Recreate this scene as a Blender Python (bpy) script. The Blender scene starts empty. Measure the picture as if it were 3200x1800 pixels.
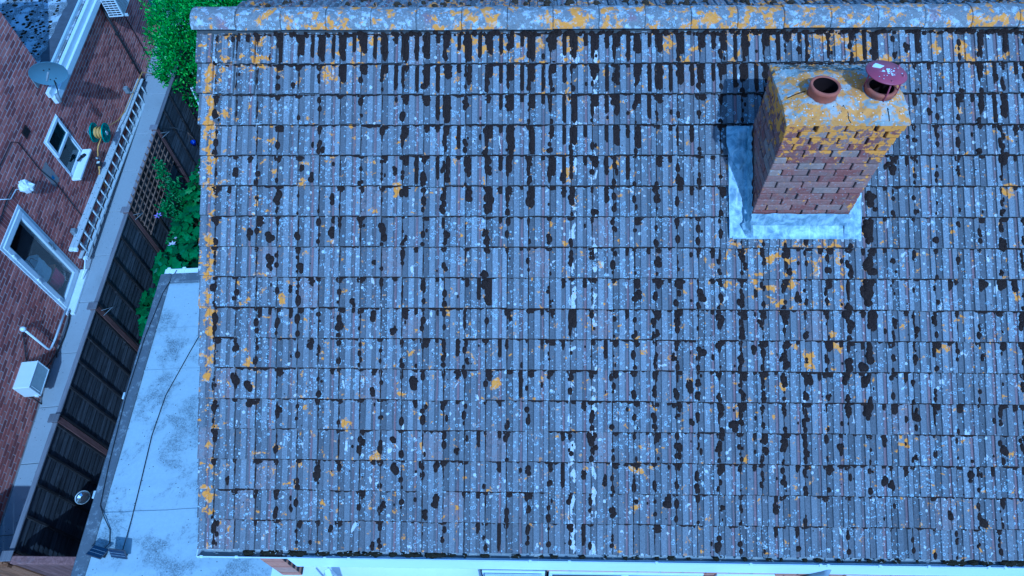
import bpy, math, random
from mathutils import Vector, Matrix, Euler, noise as mn
R = math.radians
random.seed(7)
sc = bpy.context.scene
col = sc.collection

# ------------------------------------------------------------------ camera, world, sun, exposure
EZ = 4.5                       # height of the eaves above the ground
def cam_axes(pitch, yaw, roll):
    p, y, l = R(pitch), R(yaw), R(roll)
    f = Vector((math.sin(y)*math.cos(p), math.cos(y)*math.cos(p), -math.sin(p)))
    r = Vector((math.cos(y), -math.sin(y), 0)); u = r.cross(f)
    return math.cos(l)*r + math.sin(l)*u, -math.sin(l)*r + math.cos(l)*u, f
cr, cu, cf_ = cam_axes(56.18, -2.546, -1.865)
CAM = Vector((2.807, -1.502, EZ + 6.753))
cd = bpy.data.cameras.new('camera'); cam = bpy.data.objects.new('camera', cd); col.objects.link(cam)
M4 = Matrix((cr, cu, -cf_)).transposed().to_4x4(); M4.translation = CAM
cam.matrix_world = M4
cd.sensor_width = 36; cd.lens = 24.0; cd.clip_end = 500; cd.clip_start = .05
sc.camera = cam

SUN = Vector((.42, -1.0, 1.15)).normalized()
elev = math.asin(SUN.z); azi = math.atan2(SUN.x, SUN.y)
w = bpy.data.worlds.new('World'); sc.world = w; w.use_nodes = True
nt = w.node_tree; bg = nt.nodes['Background']
sky = nt.nodes.new('ShaderNodeTexSky'); sky.sky_type = 'NISHITA'; sky.sun_disc = False
sky.sun_elevation = elev; sky.sun_rotation = azi
nt.links.new(sky.outputs[0], bg.inputs[0]); bg.inputs[1].default_value = .15
sd = bpy.data.lights.new('sun', 'SUN'); sd.energy = 2.7; sd.angle = R(.6); sd.color = (1, .96, .9)
sun = bpy.data.objects.new('sun', sd); col.objects.link(sun)
sun.rotation_euler = SUN.to_track_quat('Z', 'Y').to_euler(); sun.location = (6, -8, 20)
vs = sc.view_settings
vs.view_transform = 'Standard'; vs.look = 'None'; vs.gamma = 1; vs.exposure = 0.04
vs.use_white_balance = True; vs.white_balance_temperature = 3500; vs.white_balance_tint = -2
sc.cycles.max_bounces = 6; sc.cycles.transparent_max_bounces = 12
sc.cycles.use_denoising = True

# ------------------------------------------------------------------ material helpers
class G:
    def __init__(s, name):
        s.m = bpy.data.materials.new(name); s.m.use_nodes = True; s.t = s.m.node_tree
        s.b = s.t.nodes['Principled BSDF']; s._p = None
    def node(s, typ, ins=None, **kw):
        x = s.t.nodes.new(typ)
        for k, v in kw.items(): setattr(x, k, v)
        for k, v in (ins or {}).items(): s.put(x.inputs[k], v)
        return x
    def put(s, sock, v):
        if isinstance(v, bpy.types.NodeSocket): s.t.links.new(v, sock)
        elif isinstance(v, (tuple, list)) and len(v) == 3 and sock.type == 'RGBA': sock.default_value = (*v, 1)
        else: sock.default_value = v
    @property
    def P(s):
        if s._p is None: s._p = s.t.nodes.new('ShaderNodeNewGeometry').outputs['Position']
        return s._p
    def ma(s, op, a, b=0.0, c=0.0, clamp=False):
        x = s.node('ShaderNodeMath', operation=op, use_clamp=clamp); s.put(x.inputs[0], a); s.put(x.inputs[1], b); s.put(x.inputs[2], c)
        return x.outputs[0]
    def sep(s, v):
        x = s.node('ShaderNodeSeparateXYZ', {0: v}); return x.outputs
    def comb(s, a, b, c=0.0):
        x = s.node('ShaderNodeCombineXYZ', {0: a, 1: b, 2: c}); return x.outputs[0]
    def noise(s, v, scale, detail=3.0, rough=.55, dist=0.0, colour=False):
        x = s.node('ShaderNodeTexNoise', {'Vector': v, 'Scale': scale, 'Detail': detail, 'Roughness': rough, 'Distortion': dist})
        return x.outputs['Color' if colour else 0]
    def vor(s, v, scale, rand=1.0):
        x = s.node('ShaderNodeTexVoronoi', {'Vector': v, 'Scale': scale, 'Randomness': rand}); return x.outputs['Distance'], x.outputs['Color']
    def step(s, v, a, b):
        x = s.node('ShaderNodeMapRange', {'Value': v, 'From Min': a, 'From Max': b}, interpolation_type='SMOOTHSTEP'); return x.outputs[0]
    def mix(s, f, a, b, mode='MIX'):
        x = s.node('ShaderNodeMix', data_type='RGBA', blend_type=mode)
        s.put(x.inputs[0], f); s.put(x.inputs[6], a); s.put(x.inputs[7], b); return x.outputs[2]
    def scale(s, c, f):
        x = s.node('ShaderNodeVectorMath', operation='SCALE', ins={0: c}); s.put(x.inputs['Scale'], f); return x.outputs[0]
    def rnd(s):
        a = s.node('ShaderNodeObjectInfo').outputs['Random']; b = s.node('ShaderNodeNewGeometry').outputs['Random Per Island']
        return s.ma('FRACT', s.ma('ADD', s.ma('MULTIPLY', a, 7.31), s.ma('MULTIPLY', b, 5.17)))
    def white(s, v, seed=1.0):
        x = s.node('ShaderNodeTexWhiteNoise', noise_dimensions='2D', ins={'Vector': s.comb(v, seed)}); return x.outputs['Color']
    def bump(s, h, strength=.4, dist=.004):
        x = s.node('ShaderNodeBump', {'Height': h, 'Strength': strength, 'Distance': dist}); s.put(s.b.inputs['Normal'], x.outputs[0])
    def done(s, colr=None, rough=.8, spec=.3, metal=0.0):
        if colr is not None: s.put(s.b.inputs['Base Color'], colr)
        s.put(s.b.inputs['Roughness'], rough); s.put(s.b.inputs['Specular IOR Level'], spec); s.put(s.b.inputs['Metallic'], metal)
        return s.m

def plain(name, c, rough=.6, spec=.4, metal=0.0, var=.12, sc_=14.0, dirt=0.0):
    g = G(name); n = g.noise(g.P, sc_, 5, .6)
    k = g.ma('MULTIPLY_ADD', n, var*4, 1 - var*2)
    cc = g.scale(c, k)
    if dirt:
        d = g.step(g.noise(g.P, 5.0, 6, .7), .5, .72)
        cc = g.mix(g.ma('MULTIPLY', d, dirt), cc, (.10, .09, .08))
    g.bump(g.noise(g.P, sc_*12, 2), .15, .002)
    return g.done(cc, rough, spec, metal)

PH = .588; SP, CP = math.sin(PH), math.cos(PH)
TW, GA = .2, .2898
NROW = 17

def roof_coords(g):
    x, y, z = g.sep(g.P)[:3]
    s = g.ma('ADD', g.ma('MULTIPLY', y, CP), g.ma('MULTIPLY', g.ma('SUBTRACT', z, EZ), SP))
    return x, y, z, s

def lichen_layers(g, base, x, y, z, s, orange_d, white_amt=1.0, ov=(.62, .66), osc=12.5):
    P = g.P
    # pale ring lichens and white crusts
    d, c = g.vor(P, 62)
    cr_ = g.sep(c)[0]
    dens = g.ma('MULTIPLY', g.step(g.noise(P, 3.2, 3, .6), .38, .66), white_amt)
    sel = g.step(cr_, g.ma('SUBTRACT', 1.0, g.ma('MULTIPLY', dens, .27)), 1.0)
    sel = g.ma('GREATER_THAN', sel, .02)
    ring = g.ma('MULTIPLY', g.step(d, .50, .36), g.ma('MULTIPLY_ADD', g.step(d, .16, .26), .65, .35))
    base = g.mix(g.ma('MULTIPLY', g.ma('MULTIPLY', sel, ring), .75), base, (.50, .54, .55))
    d2, c2 = g.vor(P, 21)
    sel2 = g.ma('GREATER_THAN', g.sep(c2)[1], .965)
    nz = g.ma('ADD', d2, g.ma('MULTIPLY', g.noise(P, 60, 2), .3))
    base = g.mix(g.ma('MULTIPLY', g.ma('MULTIPLY', sel2, g.step(nz, .50, .44)), .85), base, (.58, .56, .52))
    d4, c4 = g.vor(P, 30)
    rg = g.ma('MULTIPLY', g.step(d4, .46, .40), g.step(d4, .26, .34)); sz = g.sep(c4)
    clus = g.step(g.noise(P, 1.7, 3, .6), .46, .62)
    base = g.mix(g.ma('MULTIPLY', g.ma('MULTIPLY', rg, g.ma('GREATER_THAN', g.ma('ADD', sz[2], g.ma('MULTIPLY', clus, .22)), .93)), .8), base, (.46, .52, .54))
    # black pin-prick specks
    d3, c3 = g.vor(P, 130)
    sp = g.ma('MULTIPLY', g.step(d3, .42, .26), g.ma('GREATER_THAN', g.sep(c3)[0], .55))
    base = g.mix(g.ma('MULTIPLY', sp, .75), base, (.05, .05, .055))
    # orange crustose lichen
    n1 = g.noise(P, osc, 6, .66, .35)
    om = g.step(g.ma('ADD', n1, orange_d), ov[0], ov[1])
    oc = g.mix(g.noise(P, 45, 3), (.54, .19, .006), (.74, .32, .012))
    oc = g.mix(g.step(g.noise(P, 24, 3), .55, .65), oc, (.58, .36, .19))
    base = g.mix(g.ma('MULTIPLY', om, .92), base, oc)
    return base

def tile_mat():
    g = G('weathered_concrete_tile'); x, y, z, s = roof_coords(g)
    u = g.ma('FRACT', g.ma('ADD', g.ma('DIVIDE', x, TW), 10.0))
    r = g.rnd(); wc = g.sep(g.white(r))
    n = g.noise(g.P, 34, 6, .7); streak = g.noise(g.comb(g.ma('MULTIPLY', x, 55), g.ma('MULTIPLY', s, 2.2)), 1, 4, .6)
    fine = g.noise(g.P, 420, 2, .7)
    k = g.ma('ADD', .62, g.ma('MULTIPLY', n, .35)); k = g.ma('ADD', k, g.ma('MULTIPLY', streak, .28))
    k = g.ma('ADD', k, g.ma('MULTIPLY', wc[0], .42)); k = g.ma('ADD', k, g.ma('MULTIPLY', g.ma('SUBTRACT', fine, .5), 1.0))
    mot = g.noise(g.P, 75, 4, .8); k = g.ma('ADD', k, g.ma('MULTIPLY', g.ma('SUBTRACT', mot, .5), 1.7)); k = g.ma('MAXIMUM', k, .25)
    base = g.scale((.100, .094, .094), k)
    # crowns painted paler, weathering and shading in the colour; pans with exposed pink aggregate
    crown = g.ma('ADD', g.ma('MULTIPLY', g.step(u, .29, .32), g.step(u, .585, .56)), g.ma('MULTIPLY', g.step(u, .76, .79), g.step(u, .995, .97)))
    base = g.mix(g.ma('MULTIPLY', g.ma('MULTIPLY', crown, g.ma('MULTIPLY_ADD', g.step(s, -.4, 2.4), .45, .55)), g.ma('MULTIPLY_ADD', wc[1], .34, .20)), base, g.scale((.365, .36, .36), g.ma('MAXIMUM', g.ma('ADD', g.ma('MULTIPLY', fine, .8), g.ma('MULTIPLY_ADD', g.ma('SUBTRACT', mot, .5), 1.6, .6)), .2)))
    pan = g.ma('MULTIPLY', g.step(u, .62, .68), g.step(u, .78, .73))
    pink = g.ma('MULTIPLY', pan, g.step(g.ma('ADD', streak, g.ma('MULTIPLY', wc[2], .25)), .50, .75))
    base = g.mix(g.ma('MULTIPLY', pink, .75), base, (.24, .135, .125))
    pinkt = g.ma('GREATER_THAN', wc[1], .93)
    base = g.mix(g.ma('MULTIPLY', pinkt, g.step(n, .35, .7)), base, (.22, .165, .15))
    # where orange lichen grows: the verge, below the ridge, round the stack
    vn = g.step(g.noise(g.P, 3.4, 3, .6), .36, .62)
    verge = g.ma('MULTIPLY', g.ma('MULTIPLY', g.step(x, -.02, -.2), vn), .045)
    vspot = g.ma('MULTIPLY', g.step(g.ma('ABSOLUTE', g.ma('ADD', x, .255)), .10, .0), g.ma('MULTIPLY_ADD', vn, .14, .0))
    top = g.ma('MULTIPLY', g.ma('MULTIPLY', g.step(s, 4.25, 4.9), g.step(g.noise(g.P, 3.0, 2), .42, .62)), .10)
    dx = g.ma('DIVIDE', g.ma('SUBTRACT', x, 5.35), .85); ds = g.ma('DIVIDE', g.ma('SUBTRACT', s, 2.75), .55)
    ch = g.ma('MULTIPLY', g.ma('MULTIPLY', g.step(g.ma('ADD', g.ma('POWER', dx, 2), g.ma('POWER', ds, 2)), 1.2, .3), g.step(g.noise(g.P, 4.5, 2), .44, .62)), .105)
    dv, cv = g.vor(g.comb(x, g.ma('MULTIPLY', s, .75)), 4.4)
    spar = g.ma('MULTIPLY', g.ma('MULTIPLY', g.ma('GREATER_THAN', g.ma('ADD', g.sep(cv)[0], g.ma('MULTIPLY', g.step(g.noise(g.P, .9, 2), .40, .66), .22)), .93), g.step(dv, .44, .08)), .17)
    # bare, scoured patches following two runs of tiles where water comes down
    run = g.ma('ADD', g.step(g.ma('ABSOLUTE', g.ma('SUBTRACT', x, 3.22)), .055, .02), g.step(g.ma('ABSOLUTE', g.ma('SUBTRACT', x, 3.42)), .05, .015))
    bare = g.step(g.ma('ADD', g.noise(g.comb(g.ma('MULTIPLY', x, 11), g.ma('MULTIPLY', s, 6.5)), 1, 5, .6, .4), g.ma('MULTIPLY', run, .12)), .655, .675)
    base = g.mix(g.ma('MULTIPLY', bare, .9), base, g.scale((.60, .56, .52), g.ma('MULTIPLY_ADD', n, .5, .75)))
    od = g.ma('ADD', g.ma('ADD', verge, top), g.ma('ADD', ch, spar)); od = g.ma('ADD', od, vspot)
    base = lichen_layers(g, base, x, y, z, s, od)
    g.bump(g.ma('ADD', fine, g.ma('MULTIPLY', n, 1.2)), .55, .0025)
    return g.done(base, .88, .25)

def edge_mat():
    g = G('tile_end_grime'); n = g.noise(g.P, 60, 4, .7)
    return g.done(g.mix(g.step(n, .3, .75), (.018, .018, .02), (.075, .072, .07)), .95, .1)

def ridge_mat():
    g = G('lichened_ridge_tile'); x, y, z, s = roof_coords(g)
    r = g.rnd(); wc = g.sep(g.white(r))
    n = g.noise(g.P, 26, 6, .7); fine = g.noise(g.P, 420, 2, .7)
    k = g.ma('ADD', .55, g.ma('ADD', g.ma('MULTIPLY', n, .8), g.ma('MULTIPLY', g.ma('SUBTRACT', fine, .5), .6)))
    base = g.scale((.23, .215, .20), k)
    base = g.mix(g.step(g.noise(g.P, 13, 5, .7), .50, .62), base, (.46, .46, .45))
    base = g.mix(g.ma('MULTIPLY', g.step(g.noise(g.P, 4.2, 3), .60, .70), .6), base, (.22, .11, .12))
    first = g.step(x, .05, .45)
    low = g.ma('MULTIPLY', g.step(z, EZ+2.90, EZ+2.78), .03)
    od = g.ma('ADD', g.ma('MULTIPLY', first, g.ma('MULTIPLY', g.step(g.noise(g.P, 2.3, 3, .6), .30, .70), .13)), low)
    base = lichen_layers(g, base, x, y, z, s, od, .8, (.60, .65), 11)
    g.bump(g.ma('ADD', fine, n), .5, .003)
    return g.done(base, .88, .25)

def brick_mat(name, cols, lichen=None, soot=0.0):
    g = G(name); r = g.rnd(); wc = g.sep(g.white(r, 3.0)); x, y, z = g.sep(g.P)[:3]
    c = g.mix(g.step(wc[0], .1, .6), cols[0], cols[1]); c = g.mix(g.step(wc[0], .62, .95), c, cols[2])
    n = g.noise(g.P, 30, 5, .7); f = g.noise(g.P, 300, 2)
    c = g.scale(c, g.ma('ADD', .5, g.ma('ADD', g.ma('MULTIPLY', n, .7), g.ma('MULTIPLY', f, .3))))
    c = g.mix(g.ma('MULTIPLY', g.step(g.noise(g.P, 9, 5, .7), .52, .75), .45), c, (.08, .06, .055))
    if lichen:
        c = g.mix(g.ma('MULTIPLY', g.step(g.noise(g.P, 40, 4, .7), .55, .68), .55), c, (.42, .40, .38))
        c = g.mix(g.ma('MULTIPLY', g.step(g.noise(g.P, 6.0, 4, .6), .44, .62), .55), c, g.scale((.24, .17, .13), g.ma('MULTIPLY_ADD', n, .9, .45)))
        hi = g.ma('ADD', g.step(z, EZ+2.35, EZ+2.95), g.ma('MULTIPLY', g.step(x, 5.50, 5.74), .45))
        om = g.step(g.ma('ADD', g.noise(g.P, 15, 6, .65, .3), g.ma('MULTIPLY', hi, .16)), .63, .67)
        oc = g.mix(g.noise(g.P, 45, 3), (.58, .19, .006), (.70, .34, .03))
        c = g.mix(g.ma('MULTIPLY', om, .92), c, oc)
    g.bump(g.ma('ADD', n, f), .5, .003)
    return g.done(c, .85, .25)

def wood_mat(name, c0, c1, axis_scale=(2, 40, 40), rough=.8):
    g = G(name)
    co = g.node('ShaderNodeTexCoord').outputs['Object']
    mp = g.node('ShaderNodeMapping', {'Vector': co, 'Scale': axis_scale}).outputs[0]
    r = g.rnd(); n = g.noise(g.node('ShaderNodeVectorMath', {0: mp, 1: g.scale((9, 7, 5), r)}, operation='ADD').outputs[0], 1, 5, .65, .8)
    c = g.mix(g.step(n, .3, .72), c0, c1); c = g.scale(c, g.ma('MULTIPLY_ADD', r, .6, .7))
    c = g.mix(g.ma('MULTIPLY', g.step(g.noise(g.P, 7, 5, .7), .55, .75), .35), c, (.16, .15, .15))
    g.bump(n, .5, .003); return g.done(c, rough, .25)

def leaf_mat(name, c0, c1, c2, rough=.42):
    g = G(name); r = g.rnd()
    c = g.mix(g.step(r, 0, .55), c0, c1); c = g.mix(g.step(r, .6, 1.0), c, c2)
    c = g.scale(c, g.ma('MULTIPLY_ADD', g.noise(g.P, 40, 2), .6, .7))
    g.done(c, rough, .4)
    tr = g.node('ShaderNodeBsdfTranslucent', {0: g.scale(c, 1.3)}); mx = g.node('ShaderNodeMixShader', {0: .22, 1: g.b.outputs[0], 2: tr.outputs[0]})
    g.t.links.new(mx.outputs[0], g.t.nodes['Material Output'].inputs[0]); return g.m

def glass_mat(name, tint=(.75, .85, .88), opaque=.0, dark=(.02, .03, .035)):
    g = G(name); lw = g.ma('MULTIPLY', g.ma('POWER', g.node('ShaderNodeLayerWeight', {0: .5}).outputs['Facing'], 4.0), .9)
    tr = g.node('ShaderNodeBsdfTransparent', {0: (*tint, 1)}).outputs[0]
    df = g.node('ShaderNodeBsdfDiffuse', {0: (*dark, 1)}).outputs[0]
    a = g.node('ShaderNodeMixShader', {0: opaque, 1: tr, 2: df}).outputs[0]
    gl = g.node('ShaderNodeBsdfGlossy', {0: (1, 1, 1, 1), 1: .03}).outputs[0]
    mx = g.node('ShaderNodeMixShader', {0: g.ma('ADD', lw, .04, clamp=True), 1: a, 2: gl})
    g.t.links.new(mx.outputs[0], g.t.nodes['Material Output'].inputs[0]); return g.m

def felt_mat(name, c, patch, amt, sc_=1.6, thr=(.5, .68)):
    g = G(name); n = g.noise(g.P, sc_, 7, .72, .4); f = g.noise(g.P, 160, 2, .7); m = g.noise(g.P, 22, 5, .75)
    cc = g.scale(c, g.ma('ADD', .72, g.ma('ADD', g.ma('MULTIPLY', m, .34), g.ma('MULTIPLY', f, .22))))
    mask = g.ma('MULTIPLY', g.step(g.ma('ADD', g.ma('MULTIPLY', n, .75), g.ma('MULTIPLY', m, .25)), *thr), amt)
    mask = g.ma('MULTIPLY', mask, g.step(g.noise(g.P, 60, 3, .8), .30, .62))
    cc = g.mix(mask, cc, patch)
    d, c3 = g.vor(g.P, 24)
    cc = g.mix(g.ma('MULTIPLY', g.step(d, .22, .12), g.ma('GREATER_THAN', g.sep(c3)[0], .85)), cc, (.06, .06, .06))
    g.bump(g.ma('ADD', f, m), .4, .004); return g.done(cc, .85, .3)

def lead_mat():
    g = G('lead_sheet'); n = g.noise(g.P, 11, 6, .7, .6)
    st = g.noise(g.comb(g.ma('MULTIPLY', g.sep(g.P)[0], 30), g.ma('MULTIPLY', g.sep(g.P)[2], 6)), 1, 4)
    c = g.mix(g.step(n, .36, .66), (.20, .24, .27), (.46, .51, .53)); c = g.mix(g.ma('MULTIPLY', g.step(st, .5, .72), .5), c, (.62, .63, .62))
    g.bump(n, .35, .006); return g.done(c, .55, .5, .15)

def flaunch_mat():
    g = G('mortar_flaunching'); x, y, z, s = roof_coords(g)
    n = g.noise(g.P, 20, 6, .7); f = g.noise(g.P, 240, 2, .7)
    c = g.scale((.36, .34, .28), g.ma('ADD', .5, g.ma('ADD', g.ma('MULTIPLY', n, .7), g.ma('MULTIPLY', f, .25))))
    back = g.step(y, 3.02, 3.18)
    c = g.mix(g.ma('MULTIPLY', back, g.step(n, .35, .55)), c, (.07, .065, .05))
    om = g.step(g.ma('SUBTRACT', g.noise(g.P, 13, 7, .68, .4), g.ma('MULTIPLY', back, .1)), .43, .49)
    oc = g.mix(g.noise(g.P, 38, 3), (.60, .19, .006), (.74, .36, .03)); c = g.mix(g.ma('MULTIPLY', om, .88), c, oc)
    c = g.mix(g.ma('MULTIPLY', g.step(g.noise(g.P, 7.5, 5, .6), .53, .60), .8), c, g.scale((.42, .42, .38), g.ma('MULTIPLY_ADD', f, .8, .6)))
    d, cv = g.vor(g.P, 55)
    c = g.mix(g.ma('MULTIPLY', g.step(d, .4, .25), g.ma('GREATER_THAN', g.sep(cv)[0], .8)), c, (.62, .60, .52))
    dk = g.ma('MULTIPLY', g.step(d, .3, .2), g.ma('LESS_THAN', g.sep(cv)[1], .12)); c = g.mix(dk, c, (.07, .06, .05))
    g.bump(g.ma('ADD', n, f), .7, .005); return g.done(c, .9, .2)

def moss_mat(name='moss_cushion', c0=(.012, .009, .007), c1=(.034, .024, .019)):
    g = G(name); n = g.noise(g.P, 190, 4, .7)
    c = g.mix(g.step(n, .35, .7), c0, c1); g.bump(n, 1.0, .006); return g.done(c, 1.0, .05)

M = {}
M['tile'] = tile_mat(); M['edge'] = edge_mat(); M['ridge'] = ridge_mat(); M['moss'] = moss_mat('moss_cushion', (.010, .007, .006), (.055, .036, .027)); M['gmoss'] = moss_mat('gutter_moss', (.012, .011, .006), (.045, .037, .022))  # moss_cushion: paler flecks painted in as slightly lit tops
M['brick'] = brick_mat('red_wall_brick', ((.22, .078, .066), (.38, .132, .10), (.48, .20, .15)))
M['cbrick'] = brick_mat('chimney_brick', ((.20, .070, .050), (.27, .125, .088), (.30, .20, .145)), True)
M['fbrick'] = brick_mat('orange_front_brick', ((.34, .15, .09), (.42, .20, .12), (.38, .22, .15)))
M['mortar'] = plain('pale_mortar', (.54, .47, .43), .95, .1, 0, .15, 20)
M['dmortar'] = plain('dark_mortar', (.045, .04, .04), .95, .1, 0, .25, 20)
M['upvc'] = plain('white_upvc', (.72, .74, .75), .35, .5, 0, .04, 6, .12)
M['wpaint'] = plain('white_board', (.80, .82, .82), .45, .4, 0, .03, 2, .06)
M['lead'] = lead_mat(); M['flaunch'] = flaunch_mat()
M['terra'] = plain('terracotta', (.33, .10, .05), .75, .3, 0, .2, 14, .4)
M['soot'] = plain('sooty_inside', (.012, .006, .005), .95, .1)
M['cowl'] = plain('maroon_cowl', (.27, .050, .075), .45, .5, 0, .08, 20)
M['drop'] = plain('bird_dropping', (.75, .75, .72), .8, .2)
M['glass'] = glass_mat('window_glass', (.55, .68, .70), .25, (.02, .035, .04))
M['doorglass'] = glass_mat('door_glass', (.92, .96, .97), .0)
M['inside'] = plain('dim_interior', (.05, .05, .055), .9, .1)
M['curtain'] = plain('net_curtain', (.16, .22, .23), .9, .1, 0, .3, 3)
M['alu'] = plain('aluminium', (.60, .63, .63), .45, .5, .2, .08, 12)
M['alud'] = plain('aluminium_bolt', (.25, .26, .26), .5, .5, .6)
M['green'] = plain('green_plastic', (.02, .22, .16), .4, .5, 0, .08, 12)
M['dgreen'] = plain('deep_green', (.01, .10, .085), .5, .4)
M['hose'] = plain('yellow_hose', (.55, .33, .07), .5, .4)
M['black'] = plain('black_plastic', (.018, .018, .02), .5, .4)
M['grey'] = plain('grey_plastic', (.22, .23, .24), .6, .4)
M['dish'] = plain('grey_dish_paint', (.13, .19, .235), .5, .4, 0, .05, 5)
M['fence'] = wood_mat('dark_stained_board', (.026, .026, .029), (.080, .080, .088), (30, 1.6, 30))
M['batten'] = wood_mat('dark_stained_batten', (.012, .010, .010), (.035, .030, .029), (30, 30, 3))
M['post'] = wood_mat('brown_post', (.11, .055, .045), (.21, .115, .095), (30, 30, 3))
M['cap'] = wood_mat('grey_capping', (.13, .12, .125), (.22, .20, .20), (30, 2, 30))
M['brown'] = wood_mat('tan_gate', (.16, .075, .03), (.26, .13, .06), (30, 30, 3))
M['trellis'] = wood_mat('trellis_lath', (.14, .085, .055), (.24, .16, .11), (30, 30, 3))
M['path'] = felt_mat('path_concrete', (.33, .34, .35), (.22, .22, .225), .6, 1.1)
M['felt'] = felt_mat('silver_felt', (.40, .44, .45), (.10, .11, .12), .85, 1.7, (.47, .60))
M['feltd'] = felt_mat('dark_felt', (.11, .115, .125), (.30, .31, .31), .8, 9.0, (.5, .6))
M['feltg'] = felt_mat('mossy_flat_felt', (.48, .49, .50), (.022, .020, .012), 1.0, 2.3, (.44, .52))
M['tarmac'] = felt_mat('grey_green_felt', (.14, .16, .16), (.30, .31, .30), .6, 6.0)
M['soil'] = plain('soil', (.045, .035, .028), .95, .1, 0, .3, 12)
M['ground'] = plain('paving', (.17, .17, .175), .9, .2, 0, .2, 3)
M['leaf'] = leaf_mat('shrub_leaf', (.025, .12, .008), (.08, .28, .012), (.22, .50, .03))
M['leaf2'] = leaf_mat('border_leaf', (.016, .085, .016), (.03, .14, .024), (.06, .20, .04), .5)
M['leaf3'] = leaf_mat('climber_leaf', (.025, .10, .014), (.05, .16, .022), (.09, .22, .035), .5)
M['petal'] = plain('pale_petal', (.55, .5, .6), .6, .3); M['mauve'] = plain('mauve_petal', (.30, .22, .55), .6, .3)
M['stem'] = plain('woody_stem', (.06, .045, .03), .9, .1)
M['solar'] = plain('solar_cell', (.012, .018, .045), .2, .6); M['solarf'] = plain('solar_frame', (.06, .06, .07), .5, .4)
M['silver'] = plain('mirror_facet', (.75, .78, .8), .12, .6, .95)
M['blue'] = plain('blue_plastic', (.006, .015, .22), .4, .5)
M['cream'] = plain('cream_metal', (.68, .70, .65), .45, .4, 0, .03, 6, .1)
M['white_bag'] = plain('white_plastic_bag', (.72, .73, .72), .5, .4, 0, .1, 20)
M['red_bag'] = plain('red_plastic_bag', (.70, .05, .12), .4, .5, 0, .2, 20)
M['pvent'] = plain('brown_vent', (.05, .025, .022), .8, .2)
M['patch'] = felt_mat('render_patch', (.30, .27, .25), (.16, .07, .055), .8, 14.0)
M['patchb'] = plain('blue_paint_mark', (.10, .18, .34), .8, .2)

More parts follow.
